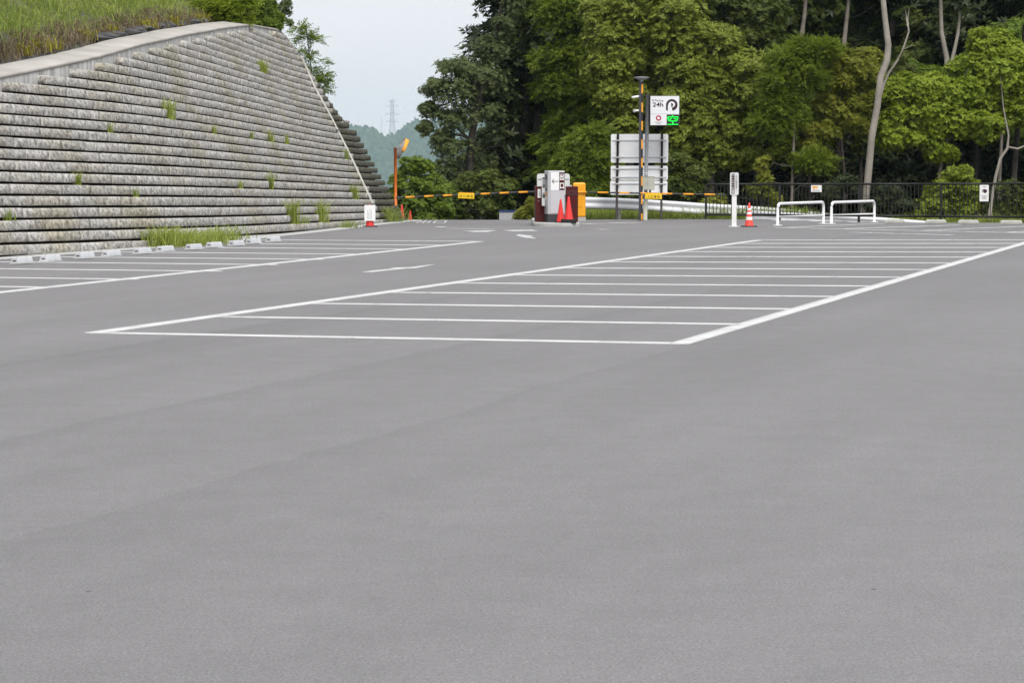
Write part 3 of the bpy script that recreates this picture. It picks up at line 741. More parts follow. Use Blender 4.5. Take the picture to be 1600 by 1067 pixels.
T('olive_tree', 'small tree with tiers of yellowish olive leaves beside the pale leaning trunk', 'tree', 1318, 84,
  [(1320, 280), (1315, 220), (1325, 150), (1330, 100)], .06,
  [(1310, 105, 28, 18), (1340, 112, 32, 22), (1325, 130, 34, 16), (1350, 90, 22, 14), (1345, 165, 24, 14), (1320, 180, 30, 14), (1295, 165, 22, 14), (1285, 205, 30, 14), (1340, 195, 26, 12), (1265, 225, 18, 10), (1350, 150, 22, 10)],
  'broad', 'olive', 'bark_dark', 30, nsub=9, nper=26, bare=8)
# pale S-curved trunk
b_ = foot(1349, 82)
pale = empty('leaning_tree', b_); b3 = np.array(b_)
mb = MB(); pth = [(1349, 345), (1352, 320), (1357, 270), (1362, 215), (1371, 165), (1376, 120), (1386, 95), (1388, 70), (1383, 30), (1380, 0), (1379, -60), (1384, -160)]
mb.tube([at(x, y, 82) - b3 for x, y in pth], [.135, .125, .118, .112, .11, .108, .108, .1, .09, .085, .08, .05], 12)
mb.tube([at(x, y, 82.1) - b3 for x, y in ((1374, 155), (1381, 132), (1388, 115), (1402, 95), (1412, 75), (1420, 50), (1418, 30), (1421, 12))], [.05, .045, .043, .036, .03, .028, .022, .012], 8)
mb.tube([at(x, y, 82.1) - b3 for x, y in ((1418, 42), (1416, 25), (1414, 14))], [.018, .014, .008], 6)
mb.tube([at(x, y, 82.1) - b3 for x, y in ((1410, 78), (1422, 73), (1433, 70))], [.014, .01, .006], 6)
mb.build('trunk', M['bark_pale'], pale)
v_, f_ = [], []; rg = np.random.default_rng(5); o_ = 0
for c, r in pb(83, (1380, -190, 120, 60), (1300, -150, 80, 40), (1460, -150, 80, 40)):
    P, O, _, _ = clump_pts(c - b3, np.array(r), 14, 60, rg); v, f = rosettes(P, O, rg); v_.append(v); f_.append(f + o_); o_ += len(v)
np_mesh('crown', np.concatenate(v_), np.concatenate(f_), LM['oak'], pale)
tag(pale, 'tall bare pale trunk with an S-shaped bend and one thin forked side limb', 'tree')
T('maple_tree', 'bright green spreading tree right of the pale leaning trunk, above the fence', 'tree', 1470, 84,
  [(1468, 270), (1480, 220), (1500, 170), (1510, 110)], .07,
  [(1400, 145, 34, 20), (1440, 150, 40, 24), (1480, 150, 36, 22), (1420, 185, 40, 22), (1465, 185, 40, 22), (1400, 215, 26, 16), (1440, 215, 36, 14), (1500, 195, 34, 20), (1535, 200, 28, 20), (1385, 190, 18, 16), (1470, 240, 24, 12)],
  'maple', 'bright', 'bark_grey', 31, nsub=10, nper=30)
T('maple_tree', 'pale bright green tree at the right edge with layers of light foliage', 'tree', 1560, 86,
  [(1562, 270), (1566, 200), (1560, 120), (1556, 60)], .07,
  [(1545, 75, 30, 24), (1580, 95, 34, 26), (1520, 110, 30, 22), (1555, 125, 40, 24), (1595, 135, 30, 24), (1545, 160, 36, 18), (1590, 175, 30, 20), (1625, 110, 34, 26), (1625, 160, 30, 24)],
  'maple', 'bright', 'bark_grey', 32, nsub=10, nper=30)
T('shrub', 'bright green bush behind the fence, left of the camera notice', 'shrub', 1490, 81.5, [(1488, 320), (1486, 300)], .03,
  [(1495, 278, 22, 16), (1475, 300, 26, 18), (1510, 300, 24, 18), (1455, 322, 26, 14), (1495, 325, 30, 14), (1430, 336, 18, 9)], 'maple', 'yellowgreen', 'bark_dark', 33, nsub=9, nper=26, dens=1.15)
T('shrub', 'low dark-leaved bush behind the fence beside the pale trunk foot', 'shrub', 1395, 81.5, [(1395, 325), (1395, 310)], .025,
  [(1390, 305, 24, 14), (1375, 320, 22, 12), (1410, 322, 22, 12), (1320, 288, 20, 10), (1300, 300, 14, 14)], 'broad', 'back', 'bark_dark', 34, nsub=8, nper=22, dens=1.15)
T('shrub', 'low green bush behind the fence at the far right end', 'shrub', 1585, 82, [(1585, 325), (1585, 310)], .025,
  [(1575, 300, 22, 16), (1600, 320, 26, 16), (1565, 330, 20, 10), (1625, 300, 26, 20)], 'maple', 'oakdark', 'bark_dark', 35, nsub=8, nper=24, dens=1.15)
T('shrub', 'leafy climbing stems hanging behind the red striped cone', 'shrub', 1190, 82, [(1192, 310), (1190, 250)], .02,
  [(1192, 258, 10, 12), (1186, 298, 20, 10), (1196, 280, 10, 12), (1210, 312, 10, 10), (1115, 315, 22, 9)], 'broad', 'olive', 'bark_dark', 36, nsub=6, nper=18, dens=1.15)
# crooked pale stem at the right edge
b_ = foot(1545, 81); b3 = np.array(b_); o = empty('crooked_tree', b_); mb = MB()
mb.tube([at(x, y, 81) - b3 for x, y in ((1545, 345), (1549, 315), (1556, 275), (1563, 248), (1574, 232), (1576, 212), (1568, 170), (1563, 120))], [.06, .055, .05, .045, .045, .03, .02, .012], 9)
mb.tube([at(x, y, 81) - b3 for x, y in ((1575, 230), (1590, 233), (1612, 224), (1640, 190))], [.035, .03, .028, .02], 8)
mb.build('trunk', M['bark_pale'], o)
v_, f_, o_ = [], [], 0
for c, r in pb(81.5, (1640, 170, 30, 26), (1565, 110, 20, 16)):
    P, O, _, _ = clump_pts(c - b3, np.array(r), 6, 30, rg); v, f = rosettes(P, O, rg, Ln=.13, Wd=.07); v_.append(v); f_.append(f + o_); o_ += len(v)
np_mesh('crown', np.concatenate(v_), np.concatenate(f_), LM['bright'], o)
tag(o, 'thin crooked pale stem behind the fence, right of the camera notice', 'tree')
# lichen-spotted trunks deeper in the wood
T('lichen_tree', 'lichen-spotted trunk rising out of the foliage above the thin conifer', 'tree', 1248, 90, [(1246, 150), (1249, 80), (1257, 25), (1262, -40)], .12,
  [(1220, 30, 34, 26, 3), (1285, 20, 34, 26, 3), (1225, 75, 28, 20, 3), (1180, 40, 34, 26, 3), (1200, 100, 26, 22, 3)], 'broad', 'oakdark', 'bark_grey', 37, nsub=8, nper=24, low=2, limbs=False)
T('lichen_tree', 'leaning lichen-grey trunk high in the wood left of the S-shaped trunk', 'tree', 1310, 92, [(1312, 120), (1318, 75), (1324, 20), (1330, -40)], .12,
  [(1300, 40, 30, 22, 3), (1350, 45, 30, 26, 3), (1340, 10, 36, 24, 3)], 'broad', 'oakdark', 'bark_grey', 38, nsub=8, nper=20, low=2, limbs=False)
T('lichen_tree', 'forked lichen-white trunk above the bright green tree', 'tree', 1480, 90, [(1482, 130), (1479, 90), (1471, 50), (1468, -40)], .13,
  [(1440, 45, 34, 30, 3), (1510, 40, 36, 26, 3), (1475, 10, 40, 24, 4), (1430, 95, 34, 22, 2), (1560, 30, 40, 24, 4), (1600, 40, 36, 26, 4)], 'broad', 'oakdark', 'bark_pale', 39, nsub=8, nper=22, low=1, extra=[([at(1483, 112, 90), at(1490, 85, 90), at(1497, 52, 90), at(1500, 20, 90)], .075, .05)], limbs=False)
T('dark_evergreen_tree', 'upright dark trunk at the right edge beside the crooked pale stem', 'tree', 1583, 87, [(1584, 280), (1590, 200), (1597, 130), (1600, 40)], .12,
  [(1600, 60, 36, 30, 3), (1640, 60, 36, 40, 2)], 'broad', 'oakdark', 'bark_dark', 40, nsub=8, nper=22)
for n_, (px, Y, lab, leaf, sty, ells, sd) in enumerate((
    (1030, 89, 'mid-green leafy tree filling the gap between the two large oaks', 'oakdark', 'broad', [(1030, 60, 50, 40), (1030, 130, 44, 40), (1035, 200, 40, 34), (1020, 0, 50, 34), (1090, -5, 50, 30)], 101),
    (1180, 89, 'dark leafy tree between the right-hand oak and the thin conifer', 'oakdark', 'broad', [(1180, 70, 40, 36), (1195, 20, 44, 34), (1200, 150, 34, 34), (1195, 215, 28, 22), (1130, 15, 44, 34)], 102),
    (1265, 88, 'green leafy tree directly behind the thin straight conifer', 'cypress', 'frond', [(1260, 150, 34, 30), (1270, 205, 34, 24), (1290, 130, 30, 26), (1235, 235, 26, 16), (1225, 110, 28, 22)], 103),
    (1345, 88, 'deep green leafy tree behind the leaning pale trunk', 'oakdark', 'broad', [(1350, 135, 36, 28), (1395, 120, 34, 24), (1345, 185, 34, 22), (1400, 160, 30, 24), (1365, 225, 30, 14)], 104),
    (1525, 89, 'deep green leafy tree behind the two bright maples', 'shrub', 'broad', [(1420, 120, 34, 20), (1470, 130, 40, 22), (1520, 150, 40, 30), (1575, 60, 40, 28), (1600, 110, 40, 30), (1540, 205, 40, 20), (1600, 210, 34, 26)], 105),
    (880, 90, 'dark green fronded tree behind the silver exit machine', 'cypress', 'frond', [(880, 230, 30, 26), (868, 280, 28, 22), (890, 200, 26, 22), (945, 190, 28, 30), (960, 215, 26, 24)], 106))):
    T('leafy_tree', lab, 'tree', px, Y, [(px, 280), (px, 150)], .09, ells, sty, leaf, 'bark_dark', sd, nsub=8, nper=26, dens=1.5)
# trees and bushes by the exit
T('small_tree', 'light green leafy young tree beside the orange mirror pole', 'tree', 655, 84, [(655, 320), (652, 290), (650, 262)], .05,
  [(652, 265, 22, 16), (640, 290, 24, 18), (668, 290, 24, 18), (690, 305, 22, 18), (650, 318, 30, 18), (685, 330, 28, 14), (612, 305, 10, 8), (612, 322, 10, 8), (632, 330, 16, 14), (660, 345, 40, 12)],
  'broadfine', 'shrub', 'bark_dark', 41, nsub=9, nper=40, dens=1.15)
T('small_tree', 'dark bushy tree with grey bare twigs under the left barrier arm', 'tree', 715, 85, [(716, 320), (720, 290), (722, 260)], .06,
  [(705, 300, 26, 18), (730, 318, 30, 18), (760, 325, 30, 16), (780, 300, 28, 20), (745, 290, 30, 20), (715, 335, 30, 10), (790, 330, 24, 14)],
  'broadfine', 'oakdark', 'twig', 42, nsub=8, nper=30, bare=30, dens=1.15)
T('shrub', 'olive-green bush left of the maroon cabinet, behind the island', 'shrub', 835, 79.6, [(835, 335), (834, 325)], .02,
  [(832, 322, 10, 12), (826, 335, 14, 9), (845, 330, 12, 12), (812, 338, 10, 7)], 'broadfine', 'olive', 'bark_dark', 43, nsub=8, nper=22, dens=1.15)

# ---- deeper rows of the wood: a few kinds, copied
PROTO = []
def proto_tree(seed, style, leaf, bark, h, low):
    rng = np.random.default_rng(seed); bl = []
    for z in np.arange(low, h, 1.25):
        rr = 2.6 * math.sin(math.pi * min(.98, .25 + .7 * (z - low) / (h - low))) + .5
        for _ in range(4):
            a = rng.uniform(0, 6.28); q = rng.uniform(.2, .8) * rr
            bl.append(((math.cos(a) * q, math.sin(a) * q, z + rng.uniform(-.4, .4)), (1.15, 1.15, .85)))
    return make_tree('forest_tree', (0, 0, 0), bl, [(0, 0, -.6), (.1, 0, h * .3), (.05, .1, h * .6), (.2, 0, h * .95)], .19, style, leaf, bark, seed, nsub=6, nper=14, bare=6)
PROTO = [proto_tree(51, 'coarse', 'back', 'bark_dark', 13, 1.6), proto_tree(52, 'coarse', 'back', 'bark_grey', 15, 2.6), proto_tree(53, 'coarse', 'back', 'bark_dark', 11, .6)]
rr_ = np.random.default_rng(8); spots = []
for row, Yr in enumerate((93, 97, 101.5, 106, 111, 117, 124, 132)):
    x = 1.9 + row * .45
    while x < 25 + row * 1.5:
        spots.append((x + rr_.normal(0, .5), Yr + rr_.normal(0, .8))); x += rr_.uniform(2.6, 3.8)
BACK_LABEL = 'dark shaded evergreen standing deep in the wood behind the front trees'
used = [False] * 3
for q, (x, y) in enumerate(spots):
    k = q % 3; src = PROTO[k]; px_ = CX + x / y * F_PX
    if not used[k]: o = src; used[k] = True
    else:
        o = src.copy(); COL.objects.link(o)
        for ch in src.children:
            c = ch.copy(); COL.objects.link(c); c.parent = o
    sc_ = rr_.uniform(.85, 1.15)
    o.location = (x, y, float(terrain_z(np.array([x]), np.array([y]))[0]) - .1); o.rotation_euler = (0, 0, rr_.uniform(0, 6.28)); o.scale = (sc_,) * 3
    tag(o, BACK_LABEL, 'tree', 'shaded trees deep in the wood')
# understorey that closes the dark between the trunks
rng_u = np.random.default_rng(14)
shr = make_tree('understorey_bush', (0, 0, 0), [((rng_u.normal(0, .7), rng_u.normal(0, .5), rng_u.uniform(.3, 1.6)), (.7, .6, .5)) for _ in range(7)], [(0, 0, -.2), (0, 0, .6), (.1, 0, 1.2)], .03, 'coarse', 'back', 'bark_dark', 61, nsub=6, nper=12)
first = True
for q in range(44):
    x = rng_u.uniform(-2.4, 22); y = rng_u.uniform(87, 100)
    if x < 0: y = rng_u.uniform(90, 96)
    if first: o = shr; first = False
    else:
        o = shr.copy(); COL.objects.link(o)
        for ch in shr.children:
            c = ch.copy(); COL.objects.link(c); c.parent = o
    o.location = (x, y, float(terrain_z(np.array([x]), np.array([y]))[0]) - .05); o.rotation_euler = (0, 0, rng_u.uniform(0, 6.28)); s_ = rng_u.uniform(.8, 1.5); o.scale = (s_,) * 3
    tag(o, 'shaded leafy bush low among the dark trunks of the wood', 'shrub', 'shaded bushes on the forest floor')

# ---- bushes on the crest of the hillside and the sapling beyond the wall
def crest_i(px):
    best = min(range(0, IE, 3), key=lambda i: abs(proj(cp(i, -CW, .1))[0] - px)); return best
for px, u, label, leaf, sty, ells, seed in (
    (352, 1.6, 'bright green bush on the hillside just above the top of the coping', 'bright', 'frondlight', ((352, 20, 26, 20), (338, 5, 24, 16), (365, 32, 18, 12), (376, 12, 18, 18)), 71),
    (400, 1.6, 'green twiggy bush on the crest of the hillside against the sky', 'shrub', 'broadfine', ((395, 14, 22, 22), (415, 8, 16, 16), (410, 28, 16, 12), (425, 25, 9, 12), (385, -10, 24, 16), (436, 30, 7, 8), (405, 38, 15, 8), (420, 36, 15, 10), (432, 41, 9, 6)), 72)):
    i = crest_i(px); hp = hill_pt(i, u); Yh = hp[1]
    o = make_tree('hillside_bush', tuple(hp), pb(Yh, *ells), [tuple(hp), tuple(hp + np.array([.05, 0, .3]))], .02, sty, leaf, 'bark_dark', seed, nsub=10, nper=34 if sty != 'frondlight' else 24)
    tag(o, label, 'bush')
i = crest_i(440); hp = hill_pt(i, .4)
o = make_tree('twiggy_sapling', tuple(hp), pb(hp[1], (440, 20, 10, 14), (450, 35, 6, 8), (447, 8, 8, 8)), [tuple(hp), tuple(at(437, 25, hp[1])), tuple(at(452, 4, hp[1]))], .02, 'broadfine', 'edge', 'twig', 75, nsub=5, nper=9)
tag(o, 'wispy sparse sapling at the end of the crest above the wall', 'sapling')
Ysap = cor[1] + 9
bs = (at(492, 200, Ysap)[0], Ysap, 0.)
o = make_tree('wall_sapling', bs, pb(Ysap, (468, 50, 9, 9), (484, 66, 17, 9), (475, 82, 16, 8), (489, 95, 17, 8), (482, 110, 14, 7), (497, 118, 12, 6), (490, 132, 12, 6), (503, 142, 9, 6), (478, 58, 8, 8), (505, 126, 8, 4)),
   [bs, tuple(at(492, 150, Ysap)), tuple(at(484, 90, Ysap)), tuple(at(478, 40, Ysap))], .025, 'frondlight', 'shrub', 'bark_dark', 76, nsub=6, nper=4, flat=.25)
tag(o, 'slender leafy sapling growing behind the right edge of the wall', 'sapling')

# ------------------------------------------------------------------ weeds on the wall and round it
idx_s = np.arange(0, IE, 3); ks = np.arange(0, 33, 1)
GRID = np.array([[FP(i, k + 1.05 if k else .0, .05 if k == 0 else -.03) for k in ks] for i in idx_s]); GPX, GPY = proj(GRID)
def wall_point(px, py):
    d = (GPX - px) ** 2 + (GPY - py) ** 2; a, b = np.unravel_index(np.argmin(d), d.shape); return GRID[a, b]
def tuft(name, p, n, h, spread, mt, label, cat, seed, group=None, lean=(.15, .9), width=.014):
    r = np.random.default_rng(seed); base = np.stack([r.normal(0, spread, n), r.normal(0, spread, n), np.full(n, -.02)], -1)
    V, F_ = blades(base, r.uniform(.5, 1.15, n) * h, r.uniform(.7, 1.3, n) * width, r.uniform(*lean, n), r)
    o = np_mesh(name, V, F_, LM[mt], loc=tuple(p)); tag(o, label, cat, group); return o
WG = 'grass tufts growing from the wall joints'
for n, (px, py, h, sp, cnt, mt, label) in enumerate((
    (258, 192, .42, .07, 90, 'weed', 'tall thin grass tuft high on the left half of the wall'),
    (118, 288, .24, .04, 60, 'weed', 'small green tuft in a joint at the far left of the wall'),
    (403, 116, .34, .09, 160, 'weed', 'round green tuft in a gap of the courses below the crest'),
    (162, 199, .2, .03, 34, 'weed', 'tiny tuft in the upper left courses of the wall'),
    (330, 210, .2, .03, 44, 'weed', 'small green tuft halfway up the middle of the wall'),
    (388, 218, .2, .03, 34, 'grass', 'faint tuft left of two taller tufts in one joint of the wall'),
    (417, 220, .28, .04, 44, 'weed', 'yellowish tuft, middle of three in one upper joint of the wall'),
    (443, 223, .28, .03, 44, 'weed', 'upright tuft, last of three in one upper joint of the wall'),
    (371, 292, .2, .04, 50, 'weed', 'squat tuft in a joint above the big grass clump'),
    (421, 292, .42, .03, 44, 'weed', 'tall narrow tuft above the row of wheel stops'),
    (455, 350, .56, .07, 130, 'weed', 'dense bright green tuft low on the wall, left of its twin'),
    (499, 350, .56, .08, 110, 'weed', 'bright green tuft with brown roots low on the wall'),
    (550, 316, .46, .05, 70, 'weed', 'slender tuft in the third joint left of the white notice cone'),
    (538, 250, .3, .05, 50, 'grass', 'dull tuft beside the pale pipe halfway down'),
    (210, 306, .18, .04, 26, 'grass', 'sparse tuft in the lower left courses of the wall'),
    (468, 352, .22, .1, 40, 'grass', 'low sparse weeds between the two bright tufts'),
    (12, 352, .2, .05, 34, 'grass', 'thin dull tuft in a joint at the left picture edge'))):
    tuft('weed_tuft', wall_point(px, py) + np.array([.06, -.01, 0]), int(cnt * 1.1), h * 1.08, sp, mt, label, 'weed', 300 + n, WG, (.05, .6))
for n, (px, py, h, sp, cnt, mt, label) in enumerate((
    (262, 386, .44, .2, 340, 'weed', 'large yellow-green grass clump at the wall foot, left end of the clumps'),
    (295, 384, .32, .2, 300, 'weed', 'spreading grass clump at the wall foot, middle of the clumps'),
    (325, 382, .36, .18, 280, 'weed', 'rounded grass clump at the wall foot behind the wheel stops'),
    (352, 379, .40, .2, 130, 'grass', 'sparse seeding grass at the wall foot, right end of the clumps'),
    (598, 347.5, .55, .3, 420, 'grass', 'pale tall grass beside the white notice cone at the wall corner'),
    (545, 356.5, .25, .14, 90, 'grass', 'short grass at the wall foot left of the white notice cone'))):
    p = ground(px, py); tuft('grass_clump', p, cnt, h, sp, mt, label, 'grass clump', 330 + n, 'grass clumps at the foot of the wall', (.3, 1.))
# golden weeds along the channel above the coping
for n, px in enumerate((34, 52, 70, 126, 168, 215, 228, 262, 300, 312)):
    i = min(range(0, IE, 3), key=lambda i: abs(proj(hill_pt(i, .5))[0] - px)); p = hill_pt(i, .45)
    lab = ('golden weed beside the channel nearest the left picture edge', 'golden weed second along the channel from the left', 'short golden weed at the dip of the dry grass on the left', 'small golden weed under the reddish dry grass',
           'bright golden weed standing clear above the pale coping', 'golden weed at the start of the grey rocks', 'low golden weed right behind the grey rocks', 'golden weed over the last grey rocks', 'wide golden weed near the top of the coping', 'golden weed last before the bright green bush')[n]
    tuft('golden_weed', p, 90, .26, .12, 'goldweed', lab, 'weed', 360 + n, 'golden weeds along the channel', (.2, .9), .02)
# rocks along the channel
for n, px in enumerate(np.linspace(140, 345, 13)):
    i = min(range(0, IE, 3), key=lambda i: abs(proj(hill_pt(i, .4))[0] - px)); p = hill_pt(i, .38)
    r = np.random.default_rng(400 + n); mb = MB(); pr = [(.02, -.05), (.20, -.02), (.22, .05), (.13, .11), (.02, .12)]
    mb.lathe(pr, 9, smooth=False); mb.v = [tuple(np.array(v) * np.array([1, r.uniform(1.2, 1.9), 1]) * r.uniform(.85, 1.15, 3)) for v in mb.v]
    o = mb.build('rock', M['rock'], loc=tuple(p)); o.rotation_euler = (0, 0, r.uniform(0, 3))
    tag(o, 'dark grey flat rock lying along the channel above the coping', 'rock', 'flat grey rocks along the channel')
# verge grass under the guard rail
def verge(name, n, x0, x1, y0, y1, h, mt, seed):
    r = np.random.default_rng(seed); x = r.uniform(x0, x1, n); y = r.uniform(y0, y1, n); z = np.maximum(terrain_z(x, y), -.6)
    V, F_ = blades(np.stack([x, y, z], -1), r.uniform(.5, 1.2, n) * h, r.uniform(.7, 1.3, n) * .022, r.uniform(.2, .9, n), r)
    tag(np_mesh(name, V, F_, LM[mt]), kind='stuff')
verge('verge_grass', 16000, 1.8, 9.5, 80.2, 84.5, .75, 'grass', 81)
verge('forest_grass', 7000, 7, 19, 79.6, 83, .5, 'grass', 82)

# pale pipe down the wall corner
ppts = []
for px, py in ((470, 88), (492, 133), (520, 192), (548, 250), (584, 323)):
    d = (GPX - px + 6) ** 2 + (GPY - py) ** 2; a, b = np.unravel_index(np.argmin(d), d.shape); n2_ = WN[idx_s[a]]; ppts.append(GRID[a, b] + np.array([n2_[0] * .12, n2_[1] * .12, .02]))
pr = empty('drain_pipe', tuple(ppts[-1])); P0 = ppts[-1]
MB().tube([p - P0 for p in ppts], .032, 8).build('pipe', M['pipe'], pr)
for t in (ppts[0], lerp(ppts[2], ppts[3], .3), ppts[-1]):
    q = t - P0; MB().tube([q + np.array([0, 0, -.05]), q + np.array([0, 0, .05])], .045, 8).build('pipe_clip', M['polegrey'], pr)
tag(pr, 'pale straight drain pipe running down the corner of the stone wall', 'pipe')

# ------------------------------------------------------------------ wheel stops
def stop_left():
    o = empty('wheel_stop', (0, 0, 0))
    prof = [(-.075, 0), (.075, 0), (.075, .03), (.05, .105), (-.05, .105), (-.075, .03)]
    mb = MB()
    nn = len(prof)
    for yy, sh in ((-.30, 1.), (-.285, 1.), (.285, 1.), (.30, 1.)): pass
    V = [(x, y, z) for y, k in ((-.26, 0), (.26, 0)) for x, z in prof]
    mb.add(V, [tuple(range(nn)), tuple(reversed(range(nn, 2 * nn)))] + [(i, i + nn, (i + 1) % nn + nn, (i + 1) % nn) for i in range(nn)])
    mb.build('body', M['stopplastic'], o, bevel=.012)
    MB().box(-.085, .085, -.265, .265, .0, .010).build('base_plate', M['offwhite'], o)
    MB().box(-.028, .028, -.263, -.2585, .04, .06).build('end_slot', M['dkgrey'], o)
    for yy in (-.17, .17): MB().lathe([(.0, .109), (.016, .109), (.016, .104)], 10, c=(0, yy)).build('bolt_cap', M['dkgrey'], o)
    return o
def copy_tree(src):
    o = src.copy(); COL.objects.link(o)
    for ch in src.children:
        c = ch.copy(); COL.objects.link(c); c.parent = o
    return o
ang = math.atan2(e1[1], e1[0]) - math.pi / 2
sl_ = stop_left(); seq = 'first second third fourth fifth sixth seventh eighth ninth tenth eleventh'.split()
for n, (px, py) in enumerate(((29, 413.5), (74, 410), (128, 405.3), (170, 401.8), (219, 397.8), (255, 394.2), (300, 391), (332, 387.8), (367, 385), (394, 382), (425, 379))):
    o = sl_ if n == 0 else copy_tree(sl_)
    p = ground(px, py); o.location = (p[0], p[1] + .25, float(G(p[0], p[1] + .25)) + .009); o.rotation_euler = (0, 0, ang)
    o.scale = (.88, .88, .84); tag(o, 'pale plastic wheel stop, %s in the row along the wall counted from the left' % seq[n], 'wheel stop', 'pale wheel stops along the wall')
def stop_right():
    o = empty('wheel_stop', (0, 0, 0)); mb = MB()
    lo = [(-.3, -.075), (.3, -.075), (.3, .075), (-.3, .075)]; hi = [(-.26, -.045), (.26, -.045), (.26, .045), (-.26, .045)]
    mb.add([(x, y, 0) for x, y in lo] + [(x, y, .07) for x, y in lo] + [(x, y, .12) for x, y in hi],
           [(3, 2, 1, 0), (0, 1, 5, 4), (1, 2, 6, 5), (2, 3, 7, 6), (3, 0, 4, 7), (4, 5, 9, 8), (5, 6, 10, 9), (6, 7, 11, 10), (7, 4, 8, 11), (8, 9, 10, 11)])
    mb.build('body', M['stopconc'], o, bevel=.012)
    for xx in (-.17, .17): MB().lathe([(.0, .124), (.02, .124), (.02, .118)], 10, c=(xx, 0)).build('bolt_cap', M['dkgrey'], o)
    return o
sr_ = stop_right()
for n, (px, py, ww) in enumerate(((1399, 349.6, 31), (1463, 350.2, 32), (1514, 350.8, 32), (1581, 351.4, 34), (1634, 352, 33))):
    o = sr_ if n == 0 else copy_tree(sr_); p = ground(px, py); o.location = (p[0], p[1] + .1, p[2] + .009); o.rotation_euler = (0, 0, R(-6)); k = ww / F_PX * p[1] / .6; o.scale = (k, 1, .95)
    tag(o, ('weathered concrete wheel stop nearest the white hoops', 'weathered concrete wheel stop, second from the white hoops', 'weathered concrete wheel stop below the bright green bush', 'weathered concrete wheel stop below the fence notice with the camera picture', 'weathered concrete wheel stop last at the picture edge')[n], 'wheel stop', 'concrete wheel stops before the fence')

# ------------------------------------------------------------------ traffic cones
def cone(loc, h, mt, label, bands=False, baser=.19, stack=1, group='traffic cones', r0=.135, square=True):
    o = empty('traffic_cone', loc); k = h / .7
    mb = MB(); z0 = .03 * k; prof = [(r0 * k, z0), (r0 * .93 * k, z0 + .03)]; mids = [0]
    if bands:
        zs = [(.20, 0), (.29, 1), (.36, 0), (.43, 1), (.48, 0), (.54, 1), (.60, 0), (.665, 0)]
    else: zs = [(.35, 0), (.665, 0)]
    for z, c in zs:
        prof.append((np.interp(z, [.03, .67], [r0 * .93, .026]) * k, z * k)); mids.append(c)
    prof += [(.018 * k, .695 * k), (0.0001, .7 * k)]; mids += [0, 0]
    mb.lathe(prof, 28, mids=mids); mb.build('cone_body', [M[mt], M['white']], o)
    for s in range(stack):
        b = MB(); b.prism([(x, z) for x, z in rrect(-baser * k, baser * k, -baser * k, baser * k, .05 * k)], 0, .028 * k); b.v = [(x, z, y + s * .035 * k) for x, y, z in b.v]
        b.build('cone_base', M['rubber'], o)
    tag(o, label, 'traffic cone', group); return o
p = ground(578, 354.5); c1 = cone(tuple(p), .58, 'red', 'red traffic cone carrying a white paper notice at the wall corner', baser=.22)
c1.rotation_euler = (0, 0, R(8))
n_ = empty('paper_notice', (p[0], p[1] - .13, p[2])); n_.rotation_euler = (R(-4), 0, R(3))
nb = [((px - 578) / F_PX * p[1], (354.5 - py) / F_PX * p[1]) for px, py in ((570, 345), (587, 345), (587, 320.5), (570, 320.5))]
MB().prism(nb, -.006, .006).build('sheet', M['white'], n_)
for q in range(4):
    x = .045 - .032 * q; MB().box(x - .004, x + .004, -.0085, -.0065, .19, .19 + (.24, .27, .2, .24)[q]).build('print_line', M['greyprint'], n_)
tag(n_, 'white paper notice with faint vertical print hung on the cone at the wall corner', 'notice')
z = at(628, 320, 81.)[2] - .7; cone((at(628, 320, 81.)[0], 81., z), .7, 'red', 'plain red cone right beside the orange mirror pole')
z = at(641, 329, 81.5)[2] - .5; cone((at(641, 329, 81.5)[0], 81.5, z), .5, 'red', 'small red cone, farther of the two by the mirror pole')

# ------------------------------------------------------------------ traffic island and pay machines
YI = 66.3; ZI = float(G(1, 67)) + .10
def X(px, Y): return (px - CX) / F_PX * Y
def Z(py, Y): return at(CX, py, Y)[2]
xi0, xi1 = X(833, 67), X(905, 67)
isl = MB(); pts = []
rr = (xi1 - xi0) / 2
for k in range(17): a = R(180 + 180 * k / 16); pts.append(((xi0 + xi1) / 2 + rr * math.cos(a), 66.0 + .55 * math.sin(a)))
pts += [(xi1, 72.5), (xi0, 72.5)]
isl.slab(pts, -.45, ZI); o = isl.build('traffic_island', M['kerb'], bevel=.02); tag(o, 'low rounded concrete island under the exit pay machines', 'island')
# two red cones on the island
cone((X(876, 65.95), 65.95, ZI), (349 - 312) / F_PX * 66, 'red', 'plain red cone in front of the silver exit machine, left of its pair', r0=.125, baser=.17)
cone((X(888.5, 65.75), 65.75, ZI), (349 - 308) / F_PX * 66, 'red', 'plain red cone on stacked black bases before the maroon cabinet', stack=3, r0=.135, baser=.2)
# silver exit machine
Yf = 66.35; em = empty('exit_machine', (X(869, Yf), Yf, ZI), R(9)); s = Yf / F_PX
wM, hM = 27 * s, Z(267, Yf) - ZI
MB().box(-wM / 2, wM / 2, 0, .52, .21, hM).build('cabinet', M['silver'], em, bevel=.02)
MB().box(-wM / 2 + .012, wM / 2 - .012, .012, .51, 0, .21).build('plinth', M['dkgrey'], em)
MB().box(-wM / 2 + .075, wM / 2 - .006, -.008, .004, .24, hM - .03).build('front_panel', mat('pale_silver', (.50, .50, .53), .4, .03), em, bevel=.004)
zt = hM - .045; z2 = Z(297.5, Yf) - ZI
MB().box(-wM / 2 + .08, .075, -.013, -.007, z2, zt).build('arrow_panel', M['white'], em)
xs0, xs1 = .072, wM / 2 - .008
MB().box(xs0 + .006, xs1, -.014, -.0065, z2 + .005, zt).build('exit_panel', M['maroon'], em)
hh = (zt - z2) / 2
text_mesh('lettering', '出', M['white'], em, ((xs0 + xs1) / 2 + .003, -.018, z2 + hh * 1.5), (xs1 - xs0) * .78, hh * .80, .022)
